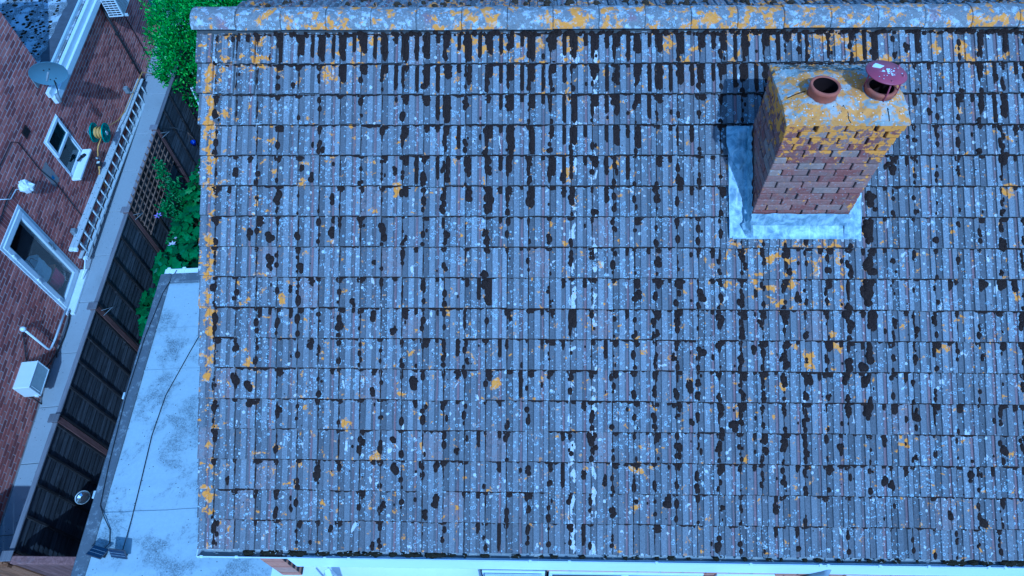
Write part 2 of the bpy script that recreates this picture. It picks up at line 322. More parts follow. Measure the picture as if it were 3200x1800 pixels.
# ------------------------------------------------------------------ mesh helpers
class MB:
    def __init__(s): s.v = []; s.f = []; s.sm = []; s.mi = []
    def quad(s, a, b, c, d):
        i = len(s.v); s.v += [tuple(a), tuple(b), tuple(c), tuple(d)]; s.f.append((i, i+1, i+2, i+3))
    def hexa(s, p):
        i = len(s.v); s.v += [tuple(q) for q in p]
        for q in ((3, 2, 1, 0), (4, 5, 6, 7), (0, 1, 5, 4), (1, 2, 6, 5), (2, 3, 7, 6), (3, 0, 4, 7)): s.f.append(tuple(i+k for k in q))
    def box(s, x0, x1, y0, y1, z0, z1, m=None):
        p = [Vector(q) for q in ((x0, y0, z0), (x1, y0, z0), (x1, y1, z0), (x0, y1, z0), (x0, y0, z1), (x1, y0, z1), (x1, y1, z1), (x0, y1, z1))]
        if m: p = [m @ q for q in p]
        s.hexa(p); return s
    def bbox(s, x0, x1, y0, y1, z0, z1, b=.004, m=None):
        # box with chamfered edges
        i = len(s.v); X, Y, Z = (x0, x1), (y0, y1), (z0, z1); idx = {}
        for a in (0, 1):
            for bb in (0, 1):
                for c in (0, 1):
                    sx, sy, sz = (b if a == 0 else -b), (b if bb == 0 else -b), (b if c == 0 else -b)
                    for k, q in enumerate(((X[a], Y[bb]+sy, Z[c]+sz), (X[a]+sx, Y[bb], Z[c]+sz), (X[a]+sx, Y[bb]+sy, Z[c]))):
                        idx[a, bb, c, k] = len(s.v); q = Vector(q); s.v.append(tuple(m @ q if m else q))
        I = lambda a, b_, c, k: idx[a, b_, c, k]
        s.f += [(I(0,0,0,0), I(0,0,1,0), I(0,1,1,0), I(0,1,0,0)), (I(1,0,0,0), I(1,1,0,0), I(1,1,1,0), I(1,0,1,0)),
                (I(0,0,0,1), I(1,0,0,1), I(1,0,1,1), I(0,0,1,1)), (I(0,1,0,1), I(0,1,1,1), I(1,1,1,1), I(1,1,0,1)),
                (I(0,0,0,2), I(0,1,0,2), I(1,1,0,2), I(1,0,0,2)), (I(0,0,1,2), I(1,0,1,2), I(1,1,1,2), I(0,1,1,2))]
        for c in (0, 1):
            for a in (0, 1): s.f.append((I(a,0,c,0), I(a,0,c,2), I(a,1,c,2), I(a,1,c,0)))
            for b_ in (0, 1): s.f.append((I(0,b_,c,1), I(0,b_,c,2), I(1,b_,c,2), I(1,b_,c,1)))
        for a in (0, 1):
            for b_ in (0, 1): s.f.append((I(a,b_,0,0), I(a,b_,0,1), I(a,b_,1,1), I(a,b_,1,0)))
        for a in (0, 1):
            for b_ in (0, 1):
                for c in (0, 1): s.f.append((I(a,b_,c,0), I(a,b_,c,1), I(a,b_,c,2)))
        return s
    def tube(s, pts, r, seg=8, smooth=True, closed=True):
        pts = [Vector(p) for p in pts]; rings = []; up = None
        for k, p in enumerate(pts):
            d = (pts[min(k+1, len(pts)-1)] - pts[max(k-1, 0)]).normalized()
            if up is None: up = Vector((0, 0, 1)) if abs(d.z) < .9 else Vector((1, 0, 0))
            a = d.cross(up)
            if a.length < 1e-5: a = d.orthogonal()
            a.normalize(); b = a.cross(d).normalized(); up = b
            rr = r[k] if isinstance(r, (list, tuple)) else r
            i = len(s.v); rings.append(i)
            for j in range(seg):
                t = 2*math.pi*j/seg; s.v.append(tuple(p + rr*(math.cos(t)*a + math.sin(t)*b)))
        for q in range(len(rings)-1):
            for j in range(seg):
                s.f.append((rings[q]+j, rings[q]+(j+1) % seg, rings[q+1]+(j+1) % seg, rings[q+1]+j)); 
                if smooth: s.sm.append(len(s.f)-1)
        if closed:
            s.f.append(tuple(rings[0]+j for j in reversed(range(seg)))); s.f.append(tuple(rings[-1]+j for j in range(seg)))
        return s
    def lathe(s, prof, m=None, seg=24, smooth=True):
        rings = []
        for r, z in prof:
            rings.append(len(s.v))
            for j in range(seg):
                t = 2*math.pi*j/seg; q = Vector((r*math.cos(t), r*math.sin(t), z)); s.v.append(tuple(m @ q if m else q))
        for q in range(len(rings)-1):
            for j in range(seg):
                s.f.append((rings[q]+j, rings[q]+(j+1) % seg, rings[q+1]+(j+1) % seg, rings[q+1]+j))
                if smooth: s.sm.append(len(s.f)-1)
        return s
    def grid(s, fn, nu, nv, smooth=True, thick=0):
        i = len(s.v)
        for a in range(nu+1):
            for b in range(nv+1): s.v.append(tuple(fn(a/nu, b/nv)))
        for a in range(nu):
            for b in range(nv):
                s.f.append((i+a*(nv+1)+b, i+(a+1)*(nv+1)+b, i+(a+1)*(nv+1)+b+1, i+a*(nv+1)+b+1))
                if smooth: s.sm.append(len(s.f)-1)
        return s
    def mesh(s, name, mat):
        me = bpy.data.meshes.new(name); me.from_pydata(s.v, [], s.f)
        if s.sm:
            fl = [False]*len(s.f)
            for k in s.sm: fl[k] = True
            me.polygons.foreach_set('use_smooth', fl)
        if mat: me.materials.append(mat)
        if s.mi:
            me.materials.append(M['edge']); ix = [0]*len(s.f)
            for k in s.mi: ix[k] = 1
            me.polygons.foreach_set('material_index', ix)
        me.update(); return me
    def build(s, name, mat, parent=None, **kw): return link(name, s.mesh(name, mat), parent, **kw)

def link(name, me, parent=None, loc=(0, 0, 0), rot=(0, 0, 0), mtx=None, kind=None):
    o = bpy.data.objects.new(name, me); col.objects.link(o); o.parent = parent
    if mtx is not None: o.matrix_local = mtx
    else: o.location = loc; o.rotation_euler = rot
    if kind: o['kind'] = kind
    return o
def tag(o, label, cat=None, group=None, kind=None):
    o['label'] = label
    if cat: o['category'] = cat
    if group: o['group'] = group
    if kind: o['kind'] = kind
    return o
def empty(name, label, cat, loc=(0, 0, 0), rz=0.0, group=None):
    o = bpy.data.objects.new(name, None); col.objects.link(o); o.location = loc; o.rotation_euler = (0, 0, rz); o.empty_display_size = .2
    return tag(o, label, cat, group)
def dist_to_cam(p): return (Vector(p) - CAM).length
def in_frame(p, mx=.02):
    d = Vector(p) - CAM; z = d.dot(cf_)
    if z <= .1: return False
    x = d.dot(cr)/z*24/36; y = d.dot(cu)/z*24/36
    return abs(x) < .5+mx and abs(y) < .5*9/16+mx

# ------------------------------------------------------------------ ground, path
gm = MB(); gm.quad((-60, -60, -.03), (60, -60, -.03), (60, 60, -.03), (-60, 60, -.03))
tag(gm.build('ground', M['ground']), 'grey paved ground round the two houses', kind='structure')

LR = R(6.0); LN = Vector((math.cos(LR), math.sin(LR), 0)); LE = Vector((-math.sin(LR), math.cos(LR), 0)); LC = -5.6347
LLOC = LN*LC
def LH(d, s, z): return LN*(LC+d) + LE*s + Vector((0, 0, z))
FR_ = R(4.0); FN = Vector((math.cos(FR_), math.sin(FR_), 0)); FD = Vector((-math.sin(FR_), math.cos(FR_), 0)); FC = -4.087
FLOC = FN*FC

path = bpy.data.objects.new('path', None); col.objects.link(path); path.location = LLOC; path.rotation_euler = (0, 0, LR)
tag(path, 'pale concrete side path between brick wall and fence', kind='structure')
ss = [-3, -1.2, .6, 1.75, 2.95, 4.0, 5.1, 6.25, 7.4, 8.6, 9.8, 11.0, 12.4, 14, 16, 19]
for a, b in zip(ss[:-1], ss[1:]):
    MB().bbox(.02, 1.80 - max(0, a-1)*.028, a+.006, b-.006, -.10, random.uniform(-.004, .004), .006).build('slab', M['path'], path)
bs = MB(); bs.grid(lambda u, v: Vector((-4.9+u*4.9, 4.3+v*9, .0+.05*mn.noise(Vector((u*9, v*15, 0))))), 20, 36)
tag(bs.build('garden_bed', M['soil']), 'dark planted soil strip behind the flat roofed garage', kind='structure')

# ------------------------------------------------------------------ main house with the tiled roof
house = empty('tiled_house', 'house under a big mossy grey tiled roof with one brick chimney', 'house', (0, 0, 0))
XR = 9.4
def RP(x, s, h): return Vector((x, s*CP - h*SP, EZ + s*SP + h*CP))
SL = NROW*GA
BS = R(23.7)
ap = RP(0, SL+.15, -.06)
rb = MB()   # boarding under the tiles
rb.quad(RP(-.31, -.02, -.07), RP(XR, -.02, -.07), RP(XR, SL+.15, -.06), RP(-.31, SL+.15, -.06))
bk = lambda x, L, h: Vector((x, ap.y + L*math.cos(BS) + h*math.sin(BS), ap.z - L*math.sin(BS) + h*math.cos(BS)))
rb.quad(bk(-.31, 0, -.005), bk(XR, 0, -.005), bk(XR, 5, -.005), bk(-.31, 5, -.005))
roof = rb.build('roof', M['dmortar'], house)

PROF = [(0, -.013), (.024, -.013), (.032, 0), (.275, 0), (.305, .011), (.565, .011), (.592, 0), (.745, 0), (.772, .011), (.978, .011), (.998, -.004)]
def prof(u):
    for (a, ha), (b, hb) in zip(PROF[:-1], PROF[1:]):
        if a <= u <= b: return ha + (hb-ha)*(u-a)/max(b-a, 1e-6)
    return 0
LEN = GA + .06; TH = .024
def tile_into(mb, m, prof_=PROF, wdt=TW):
    i = len(mb.v); n = len(prof_)
    for k, (yy, dz, low) in enumerate(((0.004, 0, 0), (LEN, 0, 0), (0, -.004, 0), (0, -TH, 1))):
        for u, h in prof_:
            z = (h + dz) if not low else (h*.6 - TH)
            mb.v.append(tuple(m @ Vector((u*wdt, yy, z))))
    for a in range(n-1):
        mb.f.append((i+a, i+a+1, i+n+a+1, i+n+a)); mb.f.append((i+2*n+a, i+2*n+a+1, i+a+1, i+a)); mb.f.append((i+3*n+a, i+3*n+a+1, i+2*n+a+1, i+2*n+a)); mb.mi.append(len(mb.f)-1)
    for a in (0, n-1):
        j = len(mb.v); mb.v.append(tuple(m @ Vector((prof_[a][0]*wdt, LEN, prof_[a][1]-TH))))
        q = (i+a, i+n+a, j, i+3*n+a, i+2*n+a); mb.f.append(q if a else tuple(reversed(q)))
TILT = math.asin(.031/GA)
def tile_m(x, s, jit=True):
    j = random.uniform
    if random.random() < .03: s -= j(.006, .016)
    m = Matrix.Translation(RP(x + (j(-.0012, .0012) if jit else 0), s + (j(-.0045, .0045) + .004*mn.noise(Vector((x*.7, s*3, 0))) if jit else 0), j(-.002, .0025) if jit else 0))
    return m @ Euler((PH - TILT + j(-.004, .004), j(-.004, .004), j(-.005, .005))).to_matrix().to_4x4()
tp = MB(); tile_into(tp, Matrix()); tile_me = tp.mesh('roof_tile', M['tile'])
spots = []
kick = {0: -.038, 1: -.03, 2: -.012}
for r in range(NROW):
    s0 = (NROW-1-r)*GA
    for c in range(-1, 47):
        dx = kick.get(r, 0)*max(0, 1-(c+1)/4)
        dsl = (.010*max(0, 1-(c+1)/5)) if r < 2 else 0
        spots.append((c*TW + dx, s0 + dsl))
def behind_stack(x, s):
    return 4.9 < x < 5.75 and s*CP > 2.6 and s*CP < 3.6
vis = [p for p in spots if in_frame(RP(p[0]+.1, p[1]+.14, 0)) and not behind_stack(*p)]
vis.sort(key=lambda p: dist_to_cam(RP(p[0]+.1, p[1]+.14, 0)))
single = set(vis[:300]); mass = MB()
for p in spots:
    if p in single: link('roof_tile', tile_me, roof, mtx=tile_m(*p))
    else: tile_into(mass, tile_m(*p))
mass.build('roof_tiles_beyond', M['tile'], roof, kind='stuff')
# verge tiles: narrower, bedded on the gable edge
VP = [(0, -.004), (.02, .008), (.40, .008), (.46, -.001), (.66, -.001), (.72, .009), (.97, .009), (1.0, -.010)]
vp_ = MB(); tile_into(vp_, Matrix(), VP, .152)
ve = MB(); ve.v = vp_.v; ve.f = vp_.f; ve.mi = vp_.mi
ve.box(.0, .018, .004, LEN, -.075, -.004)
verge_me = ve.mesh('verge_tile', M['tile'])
for r in range(NROW):
    s0 = (NROW-1-r)*GA
    m = tile_m(-.352 + kick.get(r, 0) + random.uniform(-.006, .006), s0 + (.012 if r < 2 else random.uniform(-.002, .006)))
    link('verge_tile', verge_me, roof, mtx=m)
# back slope: ribs running away from the ridge, all in one mass
bt = MB()
bP = [(u, h*1.6) for u, h in PROF]
for r in range(8):
    L0 = .10 + (r+1)*GA
    for c in range(-1, 47):
        m = Matrix.Translation(bk(c*TW+TW, L0, .045 + random.uniform(-.002, .002))) @ Euler((0, 0, math.pi)).to_matrix().to_4x4() @ Euler((BS - TILT, 0, 0)).to_matrix().to_4x4()
        tile_into(bt, m, bP)
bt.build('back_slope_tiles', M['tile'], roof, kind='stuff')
# ridge tiles
def ridge_tile(x0, x1, cap=False):
    mb = MB(); n = 14; y0, z0 = 4.232, EZ+2.772
    def sec(x, rr, lip):
        pts = []
        for k in range(n+1):
            t = math.pi*(.06 + .88*k/n); rx = .150*rr
            pts.append(Vector((x, y0 - math.cos(t)*rx, z0 - .02 + math.sin(t)*.132*rr + lip)))
        return pts
    secs = [sec(x0, 1, 0), sec(x0+.012, 1.012, .001), sec((x0+x1)/2, 1.0, 0), sec(x1-.012, 1.012, .001), sec(x1, 1, 0)]
    i = len(mb.v)
    for sct in secs: mb.v += [tuple(p) for p in sct]
    inner = sec(x0, .86, -.004) + sec(x1, .86, -.004); mb.v += [tuple(p) for p in inner]
    for q in range(4):
        for k in range(n):
            mb.f.append((i+q*(n+1)+k, i+q*(n+1)+k+1, i+(q+1)*(n+1)+k+1, i+(q+1)*(n+1)+k)); mb.sm.append(len(mb.f)-1)
    e0 = i + 5*(n+1); e1 = e0 + n+1
    for k in range(n):
        mb.f.append((i+k+1, i+k, e0+k, e0+k+1)); mb.f.append((i+4*(n+1)+k, i+4*(n+1)+k+1, e1+k+1, e1+k))
        mb.f.append((e0+k, e1+k, e1+k+1, e0+k+1))
    if cap: mb.f.append(tuple(e0+k for k in range(n+1)))
    return mb
rx = -.405; k = 0
while rx < XR-.1:
    o = ridge_tile(rx, rx+.424, k == 0).build('ridge_tile', M['ridge'], roof)
    o.location.z = random.uniform(-.005, .005) + (.012 if k == 0 else 0); o.location.y = random.uniform(-.005, .005)
    rx += .4285; k += 1
mo = MB()   # bedding mortar under the ridge
mo.box(-.38, XR, 4.12, 4.35, EZ+2.70, EZ+2.83); mo.build('ridge_bedding', plain('grimy_bedding', (.09, .085, .08), .95, .1, 0, .3, 30), roof)

# walls below (mostly hidden by the roof)
wl = MB(); wl.box(.235, XR-.2, .12, 7.6, 0, EZ-.05); wall = wl.build('wall', M['mortar'], house)
wl = MB(); wl.hexa([Vector(q) for q in ((.235, .12, EZ-.05), (XR-.2, .12, EZ-.05), (XR-.2, 7.5, EZ-.05), (.235, 7.5, EZ-.05), (.235, 4.0, EZ+2.5), (XR-.2, 4.0, EZ+2.5), (XR-.2, 4.3, EZ+2.5), (.235, 4.3, EZ+2.5))]); wl.build('gable_wall', M['fbrick'], house)

# ---- gutter, fascia, front
gy0, gy1 = .045, -.056
def gut(t):  # section, back to front
    a = math.pi*(t); return Vector((0, (gy0+gy1)/2 + math.cos(a)*(gy0-gy1)/2, EZ-.062 - math.sin(a)*.055))
gx0 = -.36
def gz(x): return -.0032*(x)*0 
gt = MB(); gt.grid(lambda u, v: gut(v) + Vector((gx0 + u*(XR-gx0), 0, 0)), 1, 12)
gutter = gt.build('gutter', M['grey'], house)
lp = MB(); lp.box(gx0, XR, gy1-.004, gy1+.004, EZ-.075, EZ-.052); lp.build('gutter_lip', M['upvc'], gutter)
ec = MB(); ec.box(gx0-.006, gx0, gy1-.004, gy0, EZ-.12, EZ-.045); ec.build('stop_end', M['upvc'], gutter)
for px in (-.32, .02, .87, 1.10, 2.83, 3.2, 4.02, 4.9, 5.55, 5.62, 6.1, 6.55, 7.1, 7.25, 8.0, 8.7):
    MB().bbox(px-.014, px+.014, gy1-.009, gy1+.012, EZ-.076, EZ-.046, .002).build('gutter_clip', M['upvc'], gutter)
# running outlet
ol = MB(); ol.lathe([(.045, 0), (.035, -.02), (.034, -.12)], Matrix.Translation((5.70, -.004, EZ-.113)), 16); ol.build('outlet', M['black'], gutter)
for px in (5.62, 5.78): MB().grid(lambda u, v: gut(v) + Vector((px + u*.012, 0, .004)), 1, 10).build('union_seal', M['black'], gutter)
fa = MB(); fa.bbox(.50, XR, gy1-.002, gy1+.03, EZ-.43, EZ-.08, .004); fa.build('fascia', M['wpaint'], house)
fa2 = MB(); fa2.bbox(-.30, .50, .02, .04, EZ-.24, EZ-.075, .003); fa2.build('fascia_return', M['wpaint'], house)
# little brick pier at the corner
pier = MB(); pier.box(.235, .44, -.052, .118, EZ-.85, EZ-.08); pier = pier.build('pier', M['dmortar'], house)
br1 = MB().bbox(0, .215, 0, .1, 0, .065, .004).mesh('brick', M['fbrick'])
for k in range(10):
    z = EZ-.85 + k*.075
    o = link('brick', br1, pier, (.23, -.060, z)); o.scale = (.98 if k % 2 else .955, 1, 1)
MB().bbox(.10, 3.0, -.16, .115, EZ-.93, EZ-.855, .006).build('ledge', M['wpaint'], house)
# brickwork and windows under the fascia
bw = MB(); bw.box(3.0, XR, -.05, .118, EZ-2.2, EZ-.44); fw = bw.build('front_wall', M['dmortar'], house)
for row in range(2):
    x = 3.0 + row*.11
    while x < 8.6:
        o = link('brick', br1, fw, (x, -.056, EZ-.44-.075*(row+1)+.005)); x += .225
def fwin(x0, x1, panes, name='window', open_=False):
    t = MB(); t.box(x0-.02, x1+.02, -.05, -.012, EZ-1.7, EZ-.47); wv = t.build(name, M['inside'], house)
    zt, zb, yf = EZ-.475, EZ-1.65, -.075
    f = MB(); f.bbox(x0, x1, yf, -.051, zt-.07, zt); f.bbox(x0, x1, yf, -.051, zb, zb+.07)
    xs = [x0 + (x1-x0)*k/panes for k in range(panes+1)]
    for q in xs: f.bbox(max(x0, q-.035), min(x1, q+.035), yf-.001, -.052, zb+.07, zt-.07)
    f.build('frame', M['upvc'], wv)
    for a, b in zip(xs[:-1], xs[1:]):
        MB().box(a+.035, b-.035, -.066, -.062, zb+.07, zt-.07).build('pane', M['glass'], wv)
    MB().bbox(x0-.03, x1+.03, -.17, -.051, zb-.05, zb-.005).build('sill', M['upvc'], wv)
    return wv
for a, b, n in ((2.35, 2.98, 1), (3.02, 4.55, 2), (4.68, 5.25, 1), (5.95, 7.6, 2), (7.75, 8.9, 1)):
    wv = fwin(a, b, n)
# top-hung vent lights standing ajar
for a, b in ((2.38, 2.95), (4.70, 5.2)):
    m = Matrix.Translation((0, -.08, EZ-.50)) @ Euler((R(-38), 0, 0)).to_matrix().to_4x4()
    f = MB(); f.bbox(a, b, -.04, 0, -.05, 0, .004, m); f.bbox(a, b, -.04, 0, -.36, -.31, .004, m); f.bbox(a, a+.05, -.041, 0, -.31, -.05, .004, m); f.bbox(b-.05, b, -.041, 0, -.31, -.05, .004, m)
    sash = f.build('vent_sash', M['upvc'], house)
    MB().box(a+.05, b-.05, -.024, -.016, -.31, -.05, m).build('pane', M['glass'], sash)
# downpipe swan neck
dp = MB(); dp.tube([(5.70, -.01, EZ-.2), (5.68, -.075, EZ-.30), (5.48, -.10, EZ-.62), (5.44, -.10, EZ-.8), (5.44, -.10, .0)], .034, 14); dp.build('downpipe', M['grey'], house)
# casement standing wide open over the porch roof
oc = empty('open_casement', 'white window sash standing open below the gutter by the brick pier', 'window sash', (.80, -.075, EZ-1.62), R(-62))
f = MB()
for (x0, x1, z0, z1) in ((0, .52, 0, .06), (0, .52, 1.12, 1.18), (0, .06, .06, 1.12), (.46, .52, .06, 1.12)): f.bbox(x0, x1, -.028, .028, z0, z1)
f.build('frame', M['upvc'], oc); MB().box(.06, .46, -.008, .008, .06, 1.12).build('pane', M['glass'], oc)
f = MB(); f.box(.05, .46, -.036, -.029, 1.135, 1.15); f.build('seal', M['black'], oc)
f = MB(); f.tube([(.03, -.03, 1.19), (.2, -.10, 1.19), (.42, -.03, 1.19)], .006, 6); f.build('stay', M['alu'], oc)

# ---- chimney stack
core = MB(); core.box(4.87, 5.73, 2.614, 3.248, EZ+1.2, EZ+2.97)
stack = core.build('chimney_stack', M['dmortar'], house)
cb = MB().bbox(0, .212, 0, .1025, 0, .0645, .005).mesh('brick', M['cbrick'])
CX0, CY0, CW, CD = 4.855, 2.598, .89, .665
for k in range(17):
    z = EZ + 1.70 + k*.075; fl = {14: .006, 15: .014, 16: .024}.get(k, 0)
    def put(x, y, along):
        j = random.uniform
        if along == 'x': o = link('brick', cb, stack, (CX0 + x + j(-.003, .003), CY0 + y + j(-.003, .003) + (-fl if y < .1 else fl), z + j(-.002, .002)), (j(-.01, .01), j(-.01, .01), j(-.012, .012)))
        else: o = link('brick', cb, stack, (CX0 + x + .1025 + j(-.003, .003) + (-fl if x < .1 else fl), CY0 + y + j(-.003, .003), z + j(-.002, .002)), (j(-.01, .01), j(-.01, .01), R(90) + j(-.012, .012)))
    if k % 2 == 0:
        for a in range(4):
            for yy in (0, CD-.1025):
                put(a*.225 + (-fl if a == 0 else fl if a == 3 else 0), yy, 'x')
        for a in range(2):
            for xx in (0, CW-.1025): put(xx, .1125 + a*.225, 'y')
    else:
        for a in range(3):
            for xx in (0, CW-.1025): put(xx, a*.225 + (-fl if a == 0 else fl if a == 2 else 0), 'y')
        for a in range(3):
            for yy in (0, CD-.1025): put(.1125 + a*.225, yy, 'x')
for k in range(1, 17):     # recessed bed joints, pointed in pale mortar here and there
    pass
FX0, FX1, FY0, FY1 = 4.822, 5.778, 2.572, 3.292
pots = [(5.12, 2.825), (5.572, 2.85)]
def fl_h(x, y):
    e = min(x-FX0, FX1-x, y-FY0, FY1-y); h = .012 + min(e, .2)*.42
    for p in pots:
        dd = math.hypot(x-p[0], y-p[1])
        if dd < .105: return -.03
        h = max(h, .10 - max(0, dd-.12)*.35)
    return h + .012*mn.noise(Vector((x*14, y*14, 3))) + .006*mn.noise(Vector((x*40, y*40, 9)))
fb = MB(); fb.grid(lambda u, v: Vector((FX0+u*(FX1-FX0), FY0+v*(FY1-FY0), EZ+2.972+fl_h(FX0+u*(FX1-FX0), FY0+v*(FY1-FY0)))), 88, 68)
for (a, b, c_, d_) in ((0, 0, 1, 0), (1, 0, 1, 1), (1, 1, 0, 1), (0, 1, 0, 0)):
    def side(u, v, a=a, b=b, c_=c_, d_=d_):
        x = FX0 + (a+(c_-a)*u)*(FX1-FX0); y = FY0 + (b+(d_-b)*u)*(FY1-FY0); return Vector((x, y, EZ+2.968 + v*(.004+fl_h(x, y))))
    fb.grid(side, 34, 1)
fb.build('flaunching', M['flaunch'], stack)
ck = MB()
for pts in (((5.27, 2.72), (5.30, 2.66), (5.295, 2.60), (5.31, 2.573)), ((4.86, 2.83), (4.93, 2.85), (5.0, 2.86)), ((5.60, 2.68), (5.605, 2.62), (5.60, 2.574))):
    ck.tube([Vector((x, y, EZ+2.972+fl_h(x, y))) for x, y in pts], .004, 5)
ck.build('mortar_cracks', M['soot'], stack)
def pot(p, mat, h=.115):
    mb = MB(); z0 = EZ+3.03
    mb.lathe([(.112, 0), (.112, h-.035), (.117, h-.03), (.118, h-.004), (.112, h), (.098, h), (.095, h-.006)], Matrix.Translation((p[0], p[1], z0)), 32)
    o = mb.build('chimney_pot', mat, stack)
    return o
p1 = pot(pots[0], M['terra'], .13); p2 = pot(pots[1], M['terra'], .10)
for p in pots:
    MB().lathe([(.0005, -.05), (.095, -.05), (.0955, .122 if p is pots[0] else .092)], Matrix.Translation((p[0], p[1], EZ+3.03)), 24).build('flue', M['soot'], stack)
cw = MB(); m = Matrix.Translation((pots[1][0]-.012, pots[1][1]+.012, EZ+3.25)) @ Euler((R(-3), R(3), 0)).to_matrix().to_4x4()
cw.lathe([(.0005, .014), (.05, .0125), (.152, .002), (.157, -.005), (.152, -.004), (.0005, .006)], m, 40)
cowl = cw.build('cowl', M['cowl'], stack)
for a in (30, 150, 270, 335):
    t = R(a); s_ = MB(); px, py = pots[1]
    s_.tube([(px+.118*math.cos(t), py+.118*math.sin(t), EZ+3.07), (px+.12*math.cos(t), py+.12*math.sin(t), EZ+3.15), (px-.01+.12*math.cos(t), py+.01+.12*math.sin(t), EZ+3.272)], .006, 6); s_.build('cowl_strap', M['cowl'], stack)
MB().lathe([(.116, .03), (.12, .03), (.12, .045), (.116, .045)], Matrix.Translation((pots[1][0], pots[1][1], EZ+3.03)), 28).build('pot_band', M['alud'], stack)
dr = MB()
for _ in range(46):
    a = random.uniform(0, 6.28); rr = abs(random.gauss(0, .05)); q = random.uniform(.0015, .006)*(1.5 if rr < .05 else 1)
    cx, cy = rr*math.cos(a)+.01, rr*math.sin(a)-.01; n = 7; i = len(dr.v)
    for j in range(n):
        t = 2*math.pi*j/n; x, y = cx + q*random.uniform(.6, 1.5)*math.cos(t), cy + q*random.uniform(.6, 1.5)*math.sin(t); dr.v.append(tuple(m @ Vector((x, y, max(.0150 - math.hypot(x, y)*.03, .0165 - math.hypot(x, y)*.085)))))
    dr.f.append(tuple(range(i, i+n)))
dr.build('bird_droppings', M['drop'], stack)
st_ = MB(); st_.hexa([m @ Vector(q) for q in ((-.105, .055, .004), (-.045, .03, .008), (-.005, .06, .008), (-.06, .10, .003), (-.105, .055, .0105), (-.045, .03, .0145), (-.005, .06, .0145), (-.06, .10, .0095))]); st_.build('sticker', M['wpaint'], stack)
# lead flashing
def crumple(p, amp, f=9):
    amp *= 1.7; return amp*mn.noise(Vector(p)*f) + amp*.5*mn.noise(Vector(p)*f*2.7)
def SBASE(y): return y/CP
s_f = 2.595/CP
def apron(u, v):
    x = 4.705 + u*1.19; s = 2.975 + v*(s_f-2.975); return RP(x, s, .024 + crumple((x, s, 0), .007) + .012*max(0, 1-v*4)*abs(math.sin(x*31)))
MB().grid(apron, 60, 8).build('lead_apron', M['lead'], stack)
def upst(u, v):
    x = 4.835 + u*.925; z0 = RP(0, s_f, .02).z; return Vector((x, 2.578 - (1-v)*.016 + crumple((x, v, 5), .005), z0 + v*.15 + crumple((x, 0, 8), .004)))
MB().grid(upst, 50, 6).build('lead_upstand', M['lead'], stack)
def left_soak(u, v):
    s = 2.985 + v*1.03; x = 4.66 + .04*(1-v)*.5 + u*(.205 - .02*v); h = .026 + .016*math.sin(u*math.pi)*(.3+v) + crumple((x, s, 2), .010, 7) + (.05*max(0, u-.75)*4 if True else 0)
    return RP(x, s, h)
MB().grid(left_soak, 12, 44).build('lead_soaker', M['lead'], stack)
def left_up(u, v):
    s = 3.08 + u*.86; base = RP(4.845, s, .07); return Vector((4.842 - .012*(1-v) - abs(crumple((s, v, 7), .012, 11)), base.y, base.z + v*(.13 + .05*mn.noise(Vector((s*16, 0, 0))))))
MB().grid(left_up, 50, 5).build('lead_step', M['lead'], stack)
def tongue(u, v):
    s = 4.02 - v*.40; wv = .115*(1 - .75*max(0, v-.35)**1.5*2.2); x = 4.765 + (u-.5)*2*max(.01, wv) - .01; return RP(x, s, .055 + .02*math.sin(u*3.14) + crumple((x, s, 4), .012, 8))
MB().grid(tongue, 14, 22).build('lead_tongue', M['lead'], stack)
def rsoak(u, v):
    s = 2.985 + v*.47; x = 5.735 + u*.165; return RP(x, s, .028 + .03*max(0, .5-u)*v + .014*math.sin(u*5) + crumple((x, s, 6), .008, 8))
MB().grid(rsoak, 12, 20).build('lead_soaker', M['lead'], stack)
fl_ = MB()   # corner flap lifted by the wind
A = RP(4.775, 3.10, .05); B = RP(4.845, 3.16, .15); C_ = RP(4.85, 3.05, .12); D = RP(4.83, 3.00, .05)
fl_.grid(lambda u, v: (A*(1-u)+B*u)*(1-v) + (D*(1-u)+C_*u)*v + Vector((0, 0, crumple((u, v, 1), .02, 3))), 8, 8); fl_.build('lead_flap', M['lead'], stack)

# ---- moss on the roof: cushions, built as one mass
ms = MB()
rm = random.Random(11)
def moss_patch(mb, x, s_top, ln, wd, hh=.012, taper=.5, n=7, jag=.25):
    i = len(mb.v); cw_ = x; 
    for a in range(n+1):
        t = a/n; s = s_top - ln*t
        env = min(1, (t*n*.9+.35)) * (1 if t < 1-taper else max(.0, 1-((t-(1-taper))/taper)**2)**.5)
        w_ = wd*env*rm.uniform(1-jag, 1+jag)*.5 if a < n else wd*.06
        cw_ = x + rm.uniform(-.1, .1)*wd
        r_ = math.floor(s/GA); v_ = s/GA - r_
        for q in (-1, -.6, 0, .6, 1):
            xx = cw_ + q*w_; u_ = (xx/TW) % 1.0
            h = -.031*v_ + max(prof(u_), -.004); dome = (1-q*q)**.5 if abs(q) < 1 else 0
            mb.v.append(tuple(RP(xx, s, h - .003 + (dome*hh*rm.uniform(.7, 1.2)*(env**.5 if env > 0 else 0) if abs(q) < 1 else 0))))
    for a in range(n):
        for q in range(4):
            k0 = i + a*5 + q; mb.f.append((k0, k0+5, k0+6, k0+1)); mb.sm.append(len(mb.f)-1)
